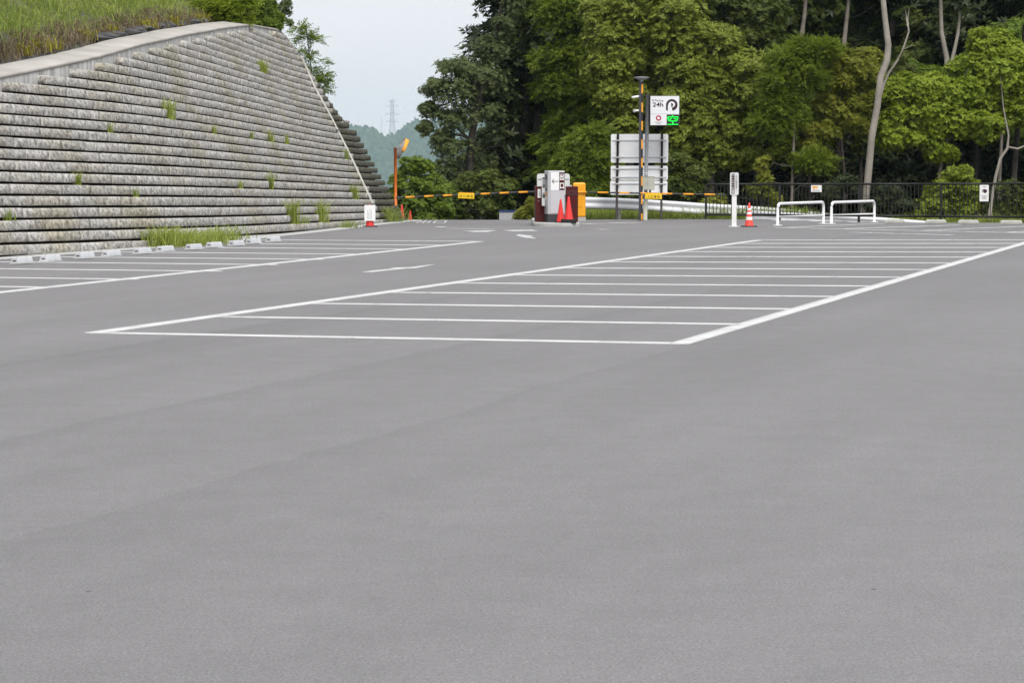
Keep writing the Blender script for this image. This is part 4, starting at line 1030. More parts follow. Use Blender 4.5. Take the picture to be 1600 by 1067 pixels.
text_mesh('lettering', '口', M['white'], em, ((xs0 + xs1) / 2 + .003, -.018, z2 + hh * .5), (xs1 - xs0) * .74, hh * .66, .03)
ar = MB(); ax0, ax1, az = -wM / 2 + .105, .05, z2 + hh
ar.box(ax0 + .008, ax1, -.017, -.0145, az - .007, az + .007)
ar.prism([(ax0, az), (ax0 + .055, az - .062), (ax0 + .068, az - .052), (ax0 + .018, az), (ax0 + .068, az + .052), (ax0 + .055, az + .062)], -.0172, -.0148)
ar.build('arrow', M['darkprint'], em)
for z_a, z_b, mt in ((.95, 1.05, 'greyprint'), (.82, .9, 'dkgrey'), (.7, .78, 'orange'), (.6, .68, 'white'), (1.1, 1.25, 'dkgrey')):
    MB().box(-wM / 2 - .006, -wM / 2 + .002, .12, .40, z_a, z_b).build('side_panel', M[mt], em)
tag(em, 'tall silver exit machine with white arrow and maroon exit panel on the island', 'pay machine')
# maroon left column with its white label strip
Ym = 66.8; mc = empty('ticket_cabinet', (X(845.5, Ym), Ym, ZI), R(5)); s = Ym / F_PX
hm = Z(291.5, Ym) - ZI
MB().box(-8.2 * s, 8 * s, 0, .4, 0, hm).build('cabinet', M['maroon'], mc, bevel=.012)
MB().box(-5.5 * s, -.5 * s, -.008, .002, hm - .30, hm - .07).build('label_plate', M['white'], mc)
MB().box(-3.8 * s, -2.6 * s, -.0105, -.0085, hm - .27, hm - .12).build('print_line', M['greyprint'], mc)
MB().lathe([(.0, 0), (.012, 0), (.012, .005)], 8).build('lock', M['silver'], mc, loc=(-4 * s, -.006, hm - .38)).rotation_euler = (R(90), 0, 0)
MB().box(-8.2 * s - .003, 8 * s + .003, -.004, .4, .13, .14).build('seam_line', M['black'], mc)
tag(mc, 'dark maroon cabinet with a small white label, left of the silver exit machine', 'cabinet')
Yr_ = 66.6; rd = empty('card_reader', (X(849.5, Yr_), Yr_, ZI), R(5)); s = Yr_ / F_PX
zb, zt = Z(322, Yr_) - ZI, Z(277, Yr_) - ZI
MB().prism(rrect(-2.6 * s, 2.6 * s, zb, zt, .03), 0, .1).build('housing', M['offwhite'], rd)
MB().box(-1.2 * s, 1.2 * s, .1, .35, zb, zb + .1).build('bracket', M['dkgrey'], rd)
for a_, b_2, mt in ((.92, .99, 'dkgrey'), (.80, .90, 'greyprint'), (.73, .77, 'dkgrey'), (.64, .71, 'dkgrey'), (.28, .40, 'dkgrey'), (.40, .46, 'greyprint')):
    MB().box(-1.9 * s, 1.9 * s, -.006, .002, zb + (zt - zb) * a_, zb + (zt - zb) * b_2).build('display', M[mt], rd)
tag(rd, 'narrow white card reader panel between the maroon cabinet and the silver machine', 'card reader')
# white rounded board behind
Yw = 67.6; wbd = empty('signboard', (X(864.5, Yw), Yw, ZI)); s = Yw / F_PX
MB().prism(rrect(-25.5 * s, 25.5 * s, Z(305, Yw) - ZI, Z(271.5, Yw) - ZI, .06), 0, .04).build('board', M['offwhite'], wbd)
for xx in (-18 * s, 18 * s): MB().tube([(xx, .06, 0), (xx, .06, Z(285, Yw) - ZI)], .025, 8).build('post', M['polegrey'], wbd)
MB().box(-24 * s, 24 * s, -.006, .002, Z(281.5, Yw) - ZI, Z(279.5, Yw) - ZI).build('stripe', M['greyprint'], wbd)
tag(wbd, 'white round-cornered board standing behind the silver exit machine', 'signboard')
# maroon right cabinet
Yc = 66.7; rc = empty('barrier_cabinet', (X(893.5, Yc), Yc, ZI)); s = Yc / F_PX; hc = Z(291.5, Yc) - ZI
MB().box(-9.6 * s, 9.6 * s, 0, .4, 0, hc).build('cabinet', M['maroon'], rc, bevel=.012)
MB().box(-9.0 * s, 9.0 * s, -.006, .004, hc - .24, hc - .09).build('hatch', mat('maroon_hatch', (.07, .016, .016), .4, .1), rc)
MB().lathe([(.0, 0), (.018, 0), (.018, .006)], 10).build('lock', M['silver'], rc, loc=(0, -.006, hc - .17)).rotation_euler = (R(90), 0, 0)
MB().lathe([(.03, 0), (.03, .03), (.0, .04)], 10).build('lamp_cap', M['silver'], rc, loc=(-2 * s, .1, hc))
MB().box(-9.6 * s - .003, 9.8 * s, -.005, .3, .42, .435).build('seam_line', M['black'], rc)
tag(rc, 'dark maroon cabinet behind the red cones, right of the silver exit machine', 'cabinet')

# ------------------------------------------------------------------ barrier gates
def boom(parent, P, Q, w, seg, base3, first=1):
    """striped arm as one mesh of short orange and black lengths"""
    P = np.array(P) - base3; Q = np.array(Q) - base3; mb = MB(); ln = np.linalg.norm(Q - P); n = max(3, int(ln / seg)); n += (n + first) % 2
    for k in range(n):
        a = lerp(P, Q, k / n); b = lerp(P, Q, (k + 1) / n); mb.tube([a, b], w, 10, mi=(k + first) % 2)
    return mb.build('barrier_arm', [M['orange'], M['armblack']], parent)
# exit barrier: arm to the left
Yb = 68.2; gb = empty('barrier_gate', (X(842, Yb), Yb, ZI)); b3 = np.array(gb.location)
MB().box(-.12, .12, .0, .26, 0, .95).build('cabinet', M['maroon'], gb, bevel=.01)
boom(gb, at(840, 299.5, Yb - .05), at(619, 309, Yb + .4), .027, .27, b3, 1)
sp_ = np.array(at(728.5, 306, Yb + .16)) - b3
pl = MB().box(-12.6 / F_PX * 68.4, 12.6 / F_PX * 68.4, -.05, -.043, -.075, .07).build('notice_plate', M['signyellow'], gb, loc=tuple(sp_)); pl.rotation_euler = (0, R(2.2), 0)
text_mesh('lettering', '出 口 専 用', M['darkprint'], pl, (0, -.05, -.015), .36, .075, .008)
MB().box(-.2, .2, -.047, .045, .07, .085).build('hook', M['orange'], pl)
tag(gb, 'exit barrier whose striped arm with yellow plate reaches left to the mirror pole', 'barrier gate')
# entrance barrier: yellow cabinet, arm to the right
Ye = 76.; ye = empty('barrier_gate', (X(905, Ye), Ye, float(G(3.4, 76)))); b3 = np.array(ye.location); s = Ye / F_PX; hy = Z(285.5, Ye) - b3[2]
MB().box(-10.3 * s, 10.3 * s, 0, .36, 0, .12).build('plinth', M['kerb'], ye)
MB().box(-9.9 * s, 9.9 * s, .01, .35, .12, hy).build('cabinet', M['yellow'], ye, bevel=.05)
MB().box(-4.5 * s, 5.0 * s, -.004, .012, .42, hy - .1).build('door', mat('yellow_door', (.78, .34, .01), .4, .05), ye, bevel=.008)
MB().box(3.2 * s, 4.6 * s, -.012, -.0035, .66, .72).build('door_handle', M['orange'], ye)
MB().box(-10.1 * s, 10.1 * s, -.006, .36, hy - .33, hy - .30).build('seam_line', M['orange'], ye)
boom(ye, at(900, 300.3, Ye - .06), at(1134, 304.6, Ye + .3), .027, .325, b3, 0)
pl = MB().box(-13 * s, 13 * s, -.045, -.038, -.15, .02).build('notice_plate', M['signyellow'], ye, loc=tuple(np.array(at(1021, 303.2, Ye + .1)) - b3)); pl.rotation_euler = (0, R(.9), 0)
text_mesh('lettering', '入 口 専 用', M['darkprint'], pl, (0, -.05, -.085), .36, .08, .004)
MB().box(-.22, .22, -.047, .045, .02, .035).build('hook', M['orange'], pl)
tag(ye, 'yellow entrance barrier cabinet with a striped arm and yellow plate reaching right', 'barrier gate')

# ------------------------------------------------------------------ convex mirror on the orange pole
Yp = 77.2; bz = float(G(X(618, Yp), Yp)); cm = empty('traffic_mirror', (X(618.3, Yp), Yp, bz)); b3 = np.array(cm.location)
MB().tube([(0, 0, -.05), (0, 0, Z(231, Yp) - bz)], .047, 14).build('pole', M['mirrororange'], cm)
MB().lathe([(.05, 0), (.05, .02), (.0001, .035)], 14).build('pole_cap', M['polegrey'], cm, loc=(0, 0, Z(231, Yp) - bz))
dc = empty('mirror_head', (0, 0, 0)); dc.parent = cm
ctr = np.array(at(627.3, 233, Yp + .08)) - b3; dc.location = tuple(ctr)
nrm = Vector((.89, .22, -.40)).normalized(); dc.rotation_euler = nrm.to_track_quat('Z', 'Y').to_euler()
MB().lathe([(.0001, -.07), (.16, -.055), (.29, -.02), (.325, .02), (.325, .03)], 32).build('mirror_back', M['mirrorback'], dc)
MB().lathe([(.315, .02), (.24, .045), (.12, .062), (.0001, .068)], 32).build('mirror_glass', mat('mirror_glass', (.75, .78, .8), .05, .01, metal=1.), dc)
hood = MB(); nA = 20
q = nrm.to_track_quat('Z', 'Y').to_matrix(); upl = q.transposed() @ Vector((0, 0, 1)); a0 = math.atan2(upl.y, upl.x)
V = []
for k in range(nA + 1):
    a = a0 + R(-105 + 210 * k / nA); wv = .02 + .05 * math.cos(R(-80 + 160 * k / nA))
    for r_, zz in ((.335, -.03), (.345, .02), (.350, .02 + wv)): V.append((r_ * math.cos(a), r_ * math.sin(a), zz))
F_ = [(k * 3 + j, k * 3 + 3 + j, k * 3 + 4 + j, k * 3 + 1 + j) for k in range(nA) for j in range(2)]
hood.add(V, F_, smooth=True); ho = hood.build('mirror_hood', M['orange'], dc); so = ho.modifiers.new('sheet', 'SOLIDIFY'); so.thickness = .012
br = MB(); zt_ = Z(231, Yp) - bz
br.tube([(0, .0, zt_ - .05), (ctr[0] * .5, ctr[1] * .5 - .03, (zt_ + ctr[2]) / 2), tuple(ctr - np.array(nrm) * .05)], .02, 8); br.tube([(-.07, -.03, zt_ + .03), (.05, -.03, zt_ + .06), (.2, .02, zt_ - .02)], .014, 8)
br.build('bracket', M['polegrey'], cm)
tag(cm, 'round traffic mirror seen from behind with orange hood on an orange pole', 'traffic mirror')

# ------------------------------------------------------------------ striped lamp pole, parking sign
Yl = 77.; lz = float(G(X(1001, Yl), Yl)); lp = empty('lamp_post', (X(1001.2, Yl), Yl, lz)); zt_ = Z(127.5, Yl) - lz; s = Yl / F_PX
MB().box(-.065, .05, -.05, .06, 0, zt_).build('pole', M['polenavy'], lp, bevel=.006)
stp = MB(); py = 132.; k = 0; edges = [zt_]
while py < 345:
    y2 = min(py + 14.4, 344.); za, zb = Z(y2, Yl) - lz, Z(py, Yl) - lz
    stp.box(.002, .046, -.0545, -.0505, max(za, 0.02), zb, k % 2); py = y2; k += 1
    if y2 >= 344: break
stp.build('warning_stripe', [M['orange'], M['black']], lp)
MB().lathe([(.035, zt_), (.035, zt_ + .02), (.06, zt_ + .03), (.235, zt_ + .10), (.24, zt_ + .125), (.1, .14 + zt_), (.0001, zt_ + .145)], 28).build('lamp_head', M['polegrey'], lp)
MB().lathe([(.04, 0), (.04, .03), (.0001, .05)], 12).build('pole_cap', M['bracket'], lp, loc=(0, 0, zt_))
MB().box(-.11, .1, -.1, .11, -.02, .015).build('base_plate', M['polenavy'], lp)
for py_, hh_ in ((151, 0), (173, 1)):
    zc_ = Z(py_, Yl) - lz; cmb = MB().tube([(-.02, 0, 0), (-.22, -.08, -.035)] if not hh_ else [(-.02, 0, 0), (-.14, -.03, -.01)], .036 if not hh_ else .03, 12).build('camera', M['white'], lp, loc=(-.06, -.02, zc_))
    MB().tube([(-.2, -.075, -.032), (-.235, -.086, -.038)] if not hh_ else [(-.14, -.03, -.01), (-.165, -.05, -.02)], .03 if not hh_ else .048, 12).build('lens_hood', M['offwhite'], cmb)
tag(lp, 'slim dark lamp post with orange and black stripes, disc lamp and two white cameras', 'lamp post')
Yk = 77.6; kz = float(G(X(1010, Yk), Yk)); ps = empty('parking_sign', (X(1009.4, Yk), Yk, kz)); b3 = np.array(ps.location); s = Yk / F_PX
zp = Z(147, Yk) - kz; ptop = (X(1011.2, Yk) - b3[0], 0, zp)
MB().tube([(-.03, 0, 0), ptop], .056, 14).build('pole', M['polegrey'], ps)
MB().tube([(-.03, 0, 0), (-.012, 0, Z(300, Yk) - kz)], .064, 14).build('pole_sleeve', M['beige'], ps)
x0, x1 = X(1014.8, Yk) - b3[0], X(1060, Yk) - b3[0]; z0, z1 = Z(196.6, Yk) - kz, Z(150.2, Yk) - kz
MB().box(x0, x1, -.12, .12, z0, z1).build('sign_box', M['black'], ps, bevel=.006)
MB().box(x0 + .006, x1 - .006, -.127, -.121, z0 + .012, z1 - .010).build('sign_face', mat('sign_face_white', (.76, .77, .80), .35, .02), ps)
lx0, lz1 = X(1040.5, Yk) - b3[0], Z(179.5, Yk) - kz
MB().box(lx0, x1 - .008, -.135, -.127, z0 + .008, lz1).build('led_panel', M['black'], ps)
text_mesh('led_character', '空', M['led'], ps, ((lx0 + x1) / 2 - .006, -.139, (z0 + lz1) / 2), (x1 - lx0) * .86, (lz1 - z0) * .88, .008)
text_mesh('lettering', 'D-Parking', M['darkprint'], ps, (X(1026.3, Yk) - b3[0], -.1295, Z(158, Yk) - kz), 17.5 * s, 4.2 * s, .004)
text_mesh('lettering', '24h', M['darkprint'], ps, (X(1026.8, Yk) - b3[0], -.1295, Z(164, Yk) - kz), 16.5 * s, 6.8 * s, .022)
# the P emblem: a thick hooked arc open at lower left, a half round in its middle
cxp, czp = X(1048.3, Yk) - b3[0], Z(164.5, Yk) - kz; em_ = MB(); Ro, Ri = 9.0 * s, 5.5 * s
arc = [(cxp + Ro * math.cos(R(a)), czp + Ro * math.sin(R(a))) for a in range(180, -81, -10)]
ina = [(cxp + Ri * math.cos(R(a)), czp + Ri * math.sin(R(a))) for a in range(-65, 181, 10)]
for k in range(len(arc) - 1):
    t0, t1 = k / (len(arc) - 1), (k + 1) / (len(arc) - 1)
    a0_, a1_ = 180 - 265 * t0, 180 - 265 * t1; w0 = Ri - (Ro - Ri) * .55 * max(0, t0 - .55) / .45; w1 = Ri - (Ro - Ri) * .55 * max(0, t1 - .55) / .45
    quad = [(cxp + r * math.cos(R(a)), czp + r * math.sin(R(a))) for r, a in ((w0, a0_), (w1, a1_), (Ro, a1_), (Ro, a0_))]
    em_.prism(quad, -.1305, -.1275)
em_.prism([(cxp - Ro, czp), (cxp - Ro, czp - 8 * s), (cxp - Ri - .6 * s, czp - 9 * s), (cxp - Ri - .6 * s, czp)], -.1305, -.1275)
em_.prism([(cxp - 1.0 * s, czp - 3.0 * s)] + [(cxp - 1.0 * s + 3.0 * s * math.cos(R(a)), czp + 3.0 * s * math.sin(R(a))) for a in range(-90, 91, 15)], -.1305, -.1275)
em_.build('emblem', M['darkprint'], ps)
rg_ = MB(); cxr, czr = X(1027.8, Yk) - b3[0], Z(185, Yk) - kz
for k in range(24):
    a0_, a1_ = 15 * k, 15 * (k + 1); rg_.prism([(cxr + r * math.cos(R(a)), czr + r * math.sin(R(a))) for r, a in ((2.2 * s, a1_), (2.2 * s, a0_), (4.3 * s, a0_), (4.3 * s, a1_))], -.1305, -.1275)
rg_.build('ring_emblem', M['ring'], ps)
for zz, ww in ((191.4, 12), (193.6, 6)):
    MB().box(cxr - ww / 2 * s, cxr + ww / 2 * s, -.130, -.1275, Z(zz + .55, Yk) - kz, Z(zz - .45, Yk) - kz).build('print_line', M['greyprint'], ps)
MB().box(X(1016, Yk) - b3[0], X(1060, Yk) - b3[0], -.1285, -.1272, Z(178.9, Yk) - kz, Z(178.5, Yk) - kz).build('rule', M['greyprint'], ps)
for py_ in (164, 187.5):
    MB().box(-.02, x0 + .02, -.03, .03, Z(py_ + .8, Yk) - kz, Z(py_ - .8, Yk) - kz).build('arm', M['dkgrey'], ps)
for py_ in (271.5, 274):
    MB().lathe([(.064, 0), (.066, .0), (.066, .03), (.064, .03)], 14, c=(0, 0)).build('clamp_band', M['bracket'], ps, loc=(-.008, 0, Z(py_, Yk) - kz))
tag(ps, 'white parking sign with maroon P and green display on a grey pole', 'parking sign')
cb = empty('control_box', (X(1012.3, Yk - .2), Yk - .2, Z(297, Yk - .2)))
MB().box(-9.7 * s, 9.7 * s, -.12, .08, 0, 20.5 * s).build('housing', M['beige'], cb, bevel=.01)
MB().box(-10 * s, 10 * s, -.135, .085, 20.3 * s, 21 * s).build('rain_hood', M['beige'], cb)
MB().box(-2.2 * s, -2.0 * s, -.1225, -.1195, 1.5 * s, 19.5 * s).build('door_gap', M['polegrey'], cb)
MB().box(-1.2 * s, -.4 * s, -.13, -.12, 8.5 * s, 11 * s).build('latch', M['polegrey'], cb)
MB().tube([(3 * s, 0, 0), (3 * s, 0, -.12)], .03, 8).build('cable_gland', M['dkgrey'], cb)
tag(cb, 'beige control box strapped to the grey parking sign pole', 'control box')

# ------------------------------------------------------------------ road signboards seen from behind
Ys = 78.6; sz = float(G(X(998, Ys), Ys)); sg = empty('road_signboards', (X(998, Ys), Ys, sz)); b3 = np.array(sg.location); s = Ys / F_PX
for (xa, xb, ya, yb) in ((954.2, 1043.5, 209.8, 254.6), (954, 1043, 259.2, 281.6), (953.2, 1042.4, 282.6, 304.6)):
    MB().prism(rrect(X(xa, Ys) - b3[0], X(xb, Ys) - b3[0], Z(yb, Ys) - sz, Z(ya, Ys) - sz, .05), .03, .045).build('sign_panel', M['signback'], sg)
for ya in (219.6, 246, 264.2, 277.3, 287.4):
    MB().box(X(956, Ys) - b3[0], X(1041, Ys) - b3[0], .005, .03, Z(ya + .75, Ys) - sz, Z(ya - .75, Ys) - sz).build('stiffener', M['bracket'], sg)
for xt, xb in ((965, 962.8), (1033.6, 1032.8)):
    xm, xl = X(xt, Ys) - b3[0], X(xb, Ys) - b3[0]
    po = MB().tube([(xl, -.03, -.3), (xm, -.03, Z(209.5, Ys) - sz)], .036, 12).build('post', M['brown'], sg)
    for ya in (219.6, 246, 264.2, 277.3, 287.4):
        MB().box(xm - .06, xm + .06, -.07, .005, Z(ya + .9, Ys) - sz, Z(ya - .9, Ys) - sz).build('clamp', M['bracket'], po)
tag(sg, 'blank pale backs of three stacked road signboards on two brown posts', 'signboard')

# ------------------------------------------------------------------ guard rails
def guard(path, posts, label, hgt=.36):
    """corrugated beam along 3-D points (top edge), posts below"""
    P = [np.array(p) for p in path]; b3 = P[0].copy(); o = empty('guard_rail', tuple(b3))
    prof = [(0, 0), (.035, -.02), (.055, -.06), (.055, -.10), (.02, -.145), (.012, -.18), (.02, -.215), (.055, -.26), (.055, -.30), (.035, -.34), (0, -.36)]
    V = []; n = len(prof)
    for i, p in enumerate(P):
        d = P[min(i + 1, len(P) - 1)] - P[max(i - 1, 0)]; d[2] = 0; d /= np.linalg.norm(d); nn = np.array([d[1], -d[0], 0])
        for o_, z in prof: V.append(p - b3 + nn * o_ + np.array([0, 0, z * hgt / .36]))
    F_ = [(i * n + r, (i + 1) * n + r, (i + 1) * n + r + 1, i * n + r + 1) for i in range(len(P) - 1) for r in range(n - 1)]
    bo = np_mesh('beam', V, F_, M['rail'], o, smooth=True); so = bo.modifiers.new('sheet', 'SOLIDIFY'); so.thickness = .006
    for p, zb in posts:
        q = np.array(p) - b3; MB().tube([(q[0], q[1] + .1, zb - b3[2]), (q[0], q[1] + .1, q[2] - .03)], .055, 12).build('post', M['rail'], o)
        MB().box(q[0] - .04, q[0] + .04, q[1] + .0, q[1] + .06, q[2] - .24, q[2] - .12).build('spacer_block', M['bracket'], o)
    tag(o, label, 'guard rail'); return o
gp = [(880, 306.5, 80.0), (915, 308.2, 80.0), (960, 309.6, 80.1), (1010, 312.0, 80.2), (1060, 315.2, 80.3), (1100, 318.2, 80.5), (1160, 321.6, 80.9), (1220, 326, 81.4), (1290, 333, 82.2), (1350, 341, 83)]
guard([at(*q) for q in gp], [(at(968, 310, 80.1), -1.), (at(1097, 318, 80.5), -1.), (at(1232, 327, 81.5), -1.2)], 'white corrugated guard rail sloping down behind the signboards')
gp = [(1170, 329, 79.35), (1215, 331.6, 79.35), (1262, 334, 79.4), (1320, 337.0, 79.45), (1380, 340.2, 79.5), (1440, 345, 79.6), (1475, 350, 79.7)]
guard([at(*q) for q in gp], [(at(1225, 335, 79.4), -1.), (at(1330, 339.4, 79.5), -1.)], 'low white guard rail sinking away behind the two white hoops', .34)

# ------------------------------------------------------------------ black fence
def fence():
    Yl_, Yr_2 = 79.0, 77.6
    def FPt(px, py):
        t = (px - 1103) / 500.; return at(px, py, Yl_ + (Yr_2 - Yl_) * t)
    o = empty('black_fence', tuple(FPt(1103, 343))); b3 = np.array(o.location)
    posts = [1103, 1218, 1342, 1470, 1602, 1735]
    top = lambda px: 288.2 + (px - 1103) / 500 * -.8
    bot = lambda px: 335.2 + (px - 1103) / 500 * 4.2
    for px in posts:
        a = FPt(px, 345.5) - b3; b = FPt(px, top(px) - .2) - b3
        MB().box(a[0] - .035, a[0] + .035, a[1] - .02, a[1] + .05, a[2] - .3, b[2]).build('post', M['fence'], o)
    for p0, p1 in zip(posts[:-1], posts[1:]):
        mb = MB(); a, b = FPt(p0, top(p0)) - b3, FPt(p1, top(p1)) - b3; mb.tube([a, b], .033, 8)
        c, d = FPt(p0, bot(p0)) - b3, FPt(p1, bot(p1)) - b3; mb.tube([c, d], .036, 8)
        n = int(np.linalg.norm(b - a) / .112)
        for k in range(1, n):
            t = k / n; u, v = lerp(c, d, t), lerp(a, b, t); mb.box(v[0] - .0105, v[0] + .0105, v[1] - .0105, v[1] + .0105, u[2], v[2])
        mb.build('railing_panel', M['fence'], o)
    tag(o, 'long black railing fence with thin upright bars before the wood', 'fence')
    for (xa, xb, ya, yb, lab, kind) in ((1267, 1283.6, 289.6, 300.2, 'small white notice with orange print on the fence above the hoops', 0), (1530.2, 1544.4, 289.2, 314.8, 'tall white notice with a black camera picture on the fence', 1)):
        p = FPt((xa + xb) / 2, (ya + yb) / 2); nn = empty('fence_notice', (p[0], p[1] - .05, p[2])); s = p[1] / F_PX; w_, h_ = (xb - xa) * s, (yb - ya) * s
        MB().prism(rrect(-w_ / 2, w_ / 2, -h_ / 2, h_ / 2, .015), -.004, .004).build('plate', M['white'], nn)
        if kind == 0:
            MB().box(-w_ * .38, w_ * .12, -.0065, -.0045, h_ * .14, h_ * .36).build('print_block', M['orange'], nn)
            MB().box(-w_ * .3, -w_ * .12, -.0065, -.0045, -h_ * .14, h_ * .1).build('print_block', M['orange'], nn)
            MB().box(w_ * .0, w_ * .1, -.0065, -.0045, -h_ * .1, h_ * .06).build('print_block', M['orange'], nn)
            MB().box(-w_ * .38, w_ * .3, -.0065, -.0045, -h_ * .36, -h_ * .25).build('print_line', M['greyprint'], nn)
        else:
            mb = MB(); mb.prism([(-.075, -.0), (.02, -.045), (.075, .0), (.075, .06), (.0, .085), (-.075, .06)], -.0065, -.0045); mb.build('camera_picture', M['darkprint'], nn, loc=(.01, 0, .04))
            MB().prism([(-.025, -.01), (.015, -.03), (.015, .02), (-.025, .035)], -.0075, -.0066).build('camera_lens_picture', M['greyprint'], nn, loc=(-.03, 0, .05))
            for zz, ww in ((-.10, .7), (-.14, .3), (-.17, .55), (.18, .3)):
                MB().box(-w_ * ww / 2, w_ * ww / 2, -.0065, -.0045, zz, zz + .022).build('print_line', M['greyprint'], nn)
        tag(nn, lab, 'notice')
fence()

# ------------------------------------------------------------------ notice post, striped cone, hoops
p = ground(1147, 354.3); s = p[1] / F_PX; np_ = empty('notice_post', tuple(p), R(-4))
MB().box(-3.7 * s, 3.7 * s, -.055, .055, .0, 52 * s).build('post', M['white'], np_, bevel=.008)
MB().box(-8 * s, 8 * s, -.12, .12, 0, .012).build('base_plate', M['white'], np_)
z0, z1 = 49.3 * s, 84.2 * s
MB().prism(rrect(-6.6 * s, 6.6 * s, z0, z1, .035), -.075, .06).build('sign_box', M['offwhite'], np_)
MB().box(-4.4 * s, .2 * s, -.078, -.0755, z0 + .03, z1 - .03).build('dark_panel', M['darkprint'], np_)
text_mesh('lettering', 'ゲートバーに注意', M['white'], np_, (-2.1 * s, -.081, (z0 + z1) / 2), 3.6 * s, (z1 - z0) * .86, .012, vertical=True)
text_mesh('lettering', '出口精算機', M['dkgrey'], np_, (3.0 * s, -.0785, (z0 + z1) / 2 + 3 * s), 3.0 * s, (z1 - z0) * .58, 0, vertical=True)
text_mesh('arrow', '→', M['dkgrey'], np_, (3.0 * s, -.0785, z0 + 7.5 * s), 3.2 * s, 2.4 * s, .01)
tag(np_, 'white square post with a vertical black and white gate notice', 'notice post')
p = ground(1170.5, 354.6); cone(tuple(p), 37.8 / F_PX * p[1], 'fadedred', 'faded red cone with white bands beside the white notice post', bands=True, baser=.22)
def hoop(pa, pb_, ytop, label):
    a, b = ground(*pa), ground(*pb_); o = empty('bike_hoop', tuple((a + b) / 2)); b3 = np.array(o.location); a, b = a - b3, b - b3
    zt_ = Z(ytop, (b3[1])) - b3[2]; d = (b - a); d[2] = 0; ln = np.linalg.norm(d); d /= ln; rc_ = .16; pts = [a + np.array([0, 0, -.02]), np.array([a[0], a[1], zt_ - rc_])]
    for k in range(1, 7): t = R(15 * k); pts.append(np.array([a[0], a[1], zt_ - rc_]) + d * rc_ * (1 - math.cos(t)) + np.array([0, 0, rc_ * math.sin(t)]))
    for k in range(0, 7): t = R(90 - 15 * k); pts.append(np.array([b[0], b[1], zt_ - rc_]) - d * rc_ * (1 - math.cos(t)) + np.array([0, 0, rc_ * math.sin(t)]))
    pts.append(b + np.array([0, 0, -.02])); MB().tube(pts, .038, 12).build('hoop_tube', M['white'], o)
    MB().tube([a + np.array([0, 0, zt_ * .40]), b + np.array([0, 0, zt_ * .40])], .022, 10).build('cross_bar', M['white'], o)
    for q in (a, b): MB().lathe([(.13, .0), (.13, .01), (.04, .014)], 16, c=(q[0], q[1])).build('foot_plate', M['white'], o, loc=(0, 0, q[2]))
    tag(o, label, 'hoop', 'white tube hoops before the fence')
hoop((1215, 352.4), (1286.5, 349.6), 317.2, 'white tube hoop nearer the striped cone, left of the pair')
hoop((1299, 349.6), (1366, 347.2), 315.4, 'white tube hoop nearer the concrete wheel stops, right of the pair')
# low parapet beyond the exit
o = empty('parapet', (X(796, 84), 84, -2.)); 
MB().box(-16 * 84 / F_PX, 16 * 84 / F_PX, 0, .25, 0, Z(331, 84) + 2).build('wall_block', M['silver'], o, bevel=.01)
MB().box(-15.5 * 84 / F_PX, 16.3 * 84 / F_PX, -.03, .28, Z(331, 84) + 2, Z(329, 84) + 2).build('coping', M['bluerail'], o)
tag(o, 'low grey parapet with a blue top beyond the crest of the exit', 'parapet')

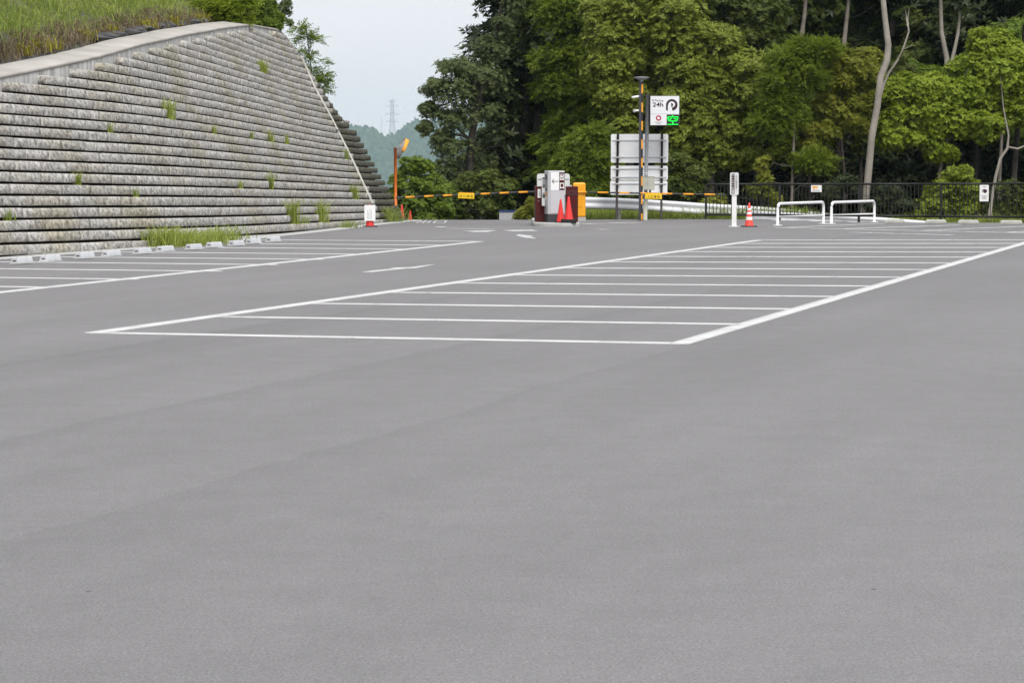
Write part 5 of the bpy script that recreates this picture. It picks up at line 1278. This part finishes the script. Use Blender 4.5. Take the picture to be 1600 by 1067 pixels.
# ------------------------------------------------------------------ far hills, pylon, haze
def hills():
    """wooded hills far off: a terrain surface carrying crowns"""
    YH = 5500.; rng = np.random.default_rng(91)
    sky_px = [(-600, 215), (200, 210), (430, 205), (545, 199), (556, 198), (575, 197), (586, 201), (592, 210), (600, 213), (612, 214), (622, 208), (632, 200), (642, 193), (655, 190), (672, 191), (690, 186), (760, 170), (900, 160), (1400, 170), (2400, 200)]
    sx, sy = zip(*sky_px)
    def top(x): return at(CX, np.interp(CX + x / YH * F_PX, sx, sy), YH)[2] - 5
    xs = np.arange(-1350, 1350, 16.); vs_ = np.linspace(0, 1, 30); V = []
    for x in xs:
        t_ = top(x) - 13
        for v in vs_:
            h = -130 + (t_ + 130) * math.sin(v * math.pi / 2) + (14 * math.sin(x * .02 + v * 9) * v * (1 - v) * 2); V.append((x, YH - 520 * (1 - v), h))
        V.append((x, YH + 200, -130))
    m = len(vs_) + 1
    F_ = [(a * m + r, (a + 1) * m + r, (a + 1) * m + r + 1, a * m + r + 1) for a in range(len(xs) - 1) for r in range(m - 1)]
    tag(np_mesh('hills', V, F_, mat('hill_floor', (.03, .05, .02), .9, .3, .02), smooth=True), kind='structure')
    # crowns: lumpy domes
    def dome(r):
        n, rows = 9, 4; P = [(0, 0, 1.0)]
        for k in range(1, rows + 1):
            for j in range(n): a = 2 * math.pi * (j + .5 * (k % 2)) / n; e = k / rows * 1.75; P.append((math.sin(e) * math.cos(a), math.sin(e) * math.sin(a), math.cos(e)))
        F = [(0, 1 + j, 1 + (j + 1) % n, 1 + (j + 1) % n) for j in range(n)]
        T3 = [(0, 1 + j, 1 + (j + 1) % n) for j in range(n)]
        for k in range(rows - 1):
            for j in range(n):
                a = 1 + k * n + j; b = 1 + k * n + (j + 1) % n; T3 += [(a, a + n, b), (b, a + n, b + n)]
        return np.array(P), np.array(T3)
    P0_, T3 = dome(1); VV, FF = [], []; off = 0
    N = 7000; X_ = np.concatenate([rng.uniform(-450, 0, 5200), rng.uniform(-1320, 1320, N - 5200)]); v_ = rng.random(N) ** .8
    v_[:420] = 1.; X_[:420] = rng.uniform(-440, -50, 420); v_[5200:5600] = 1.
    for x, v in zip(X_, v_):
        t_ = top(x) - 13; h = -130 + (t_ + 130) * math.sin(v * math.pi / 2) + (14 * math.sin(x * .02 + v * 9) * v * (1 - v) * 2)
        r = rng.uniform(5., 10.); tall = rng.uniform(.9, 1.5) if rng.random() < .8 else rng.uniform(1.6, 2.3)
        Q = P0_ * np.array([r, r, r * tall]) * (1 + rng.normal(0, .13, (len(P0_), 1))) + np.array([x, YH - 520 * (1 - v), h + r * .3]); VV.append(Q); FF.append(T3 + off); off += len(Q)
    o = np_mesh('hill_forest', np.concatenate(VV), np.concatenate(FF), leafmat('hill_crown', (.024, .05, .014), (.09, .13, .035), .1, .3, .8)); tag(o, kind='stuff')
hills()
def pylon():
    Yq = 5560.; bx, _, _ = at(613, 215, Yq); zb = at(613, 222, Yq)[2]; zt_ = at(613, 157.5, Yq)[2]; o = empty('power_pylon', (bx, Yq, zb)); H = zt_ - zb
    mb = MB(); r = .38; wd = lambda z: np.interp(z / H, [0, .35, .6, 1], [9.8, 5.2, 3.8, 2.4])
    zs = list(np.linspace(0, H, 15))
    for a, b in ((1, 1), (1, -1), (-1, 1), (-1, -1)):
        mb.tube([(a * wd(z), b * wd(z), z) for z in zs], r, 5)
    for za, zb_ in zip(zs[:-1], zs[1:]):
        for b in (1, -1):
            mb.tube([(-wd(za), b * wd(za), za), (wd(zb_), b * wd(zb_), zb_)], r * .6, 4); mb.tube([(wd(za), b * wd(za), za), (-wd(zb_), b * wd(zb_), zb_)], r * .6, 4)
            mb.tube([(b * wd(za), -wd(za), za), (b * wd(zb_), wd(zb_), zb_)], r * .6, 4); mb.tube([(-wd(zb_), b * wd(zb_), zb_), (wd(zb_), b * wd(zb_), zb_)], r * .6, 4)
    mb.build('lattice', M['steel'], o)
    for py, hw in ((158.5, 7.1), (166.5, 13.4), (179, 15.), (190.5, 13.4)):
        z = at(613, py, Yq)[2] - zb; am = MB()
        for sg_ in (1, -1):
            for b in (1.7, -1.7):
                am.tube([(0, b, z), (sg_ * hw, 0, z)], r * .8, 4); am.tube([(0, b, z + 3.6), (sg_ * hw, 0, z)], r * .6, 4)
            am.tube([(sg_ * hw, 0, z), (sg_ * hw, 0, z - 3.6)], r * .6, 4)
        am.build('cross_arm', M['steel'], o)
    tag(o, 'tall pale lattice power pylon standing in the saddle of the far hills', 'pylon')
    o2 = empty('power_pylon', (at(594, 215, Yq)[0], Yq + 60, at(594, 222, Yq)[2])); H2 = at(594, 184, Yq)[2] - o2.location.z; mb = MB()
    for a, b in ((1, 1), (1, -1), (-1, 1), (-1, -1)): mb.tube([(a * 2., b * 2., 0), (a * .4, b * .4, H2)], .16, 4)
    for z in np.linspace(.1, .95, 8): mb.tube([(-2. * (1 - z), 0, z * H2), (2. * (1 - z), 0, z * H2)], .12, 4)
    mb.build('lattice', M['steel'], o2); MB().tube([(-2.6, 0, H2 * .9), (2.6, 0, H2 * .9)], .16, 4).build('cross_arm', M['steel'], o2)
    tag(o2, 'faint thin smaller mast left of the lattice pylon on the far hills', 'pylon')
pylon()
hz = MB().box(-1450, 1450, -70, 5900, -135, 165).build('haze', [])
hm = bpy.data.materials.new('haze_air'); hm.use_nodes = True; t = hm.node_tree; t.nodes.clear()
ho_ = t.nodes.new('ShaderNodeOutputMaterial'); pv = t.nodes.new('ShaderNodeVolumePrincipled')
pv.inputs['Color'].default_value = (.62, .84, .98, 1); pv.inputs['Density'].default_value = .0001; pv.inputs['Anisotropy'].default_value = .2
t.links.new(pv.outputs[0], ho_.inputs['Volume']); hz.data.materials.append(hm); tag(hz, kind='stuff')
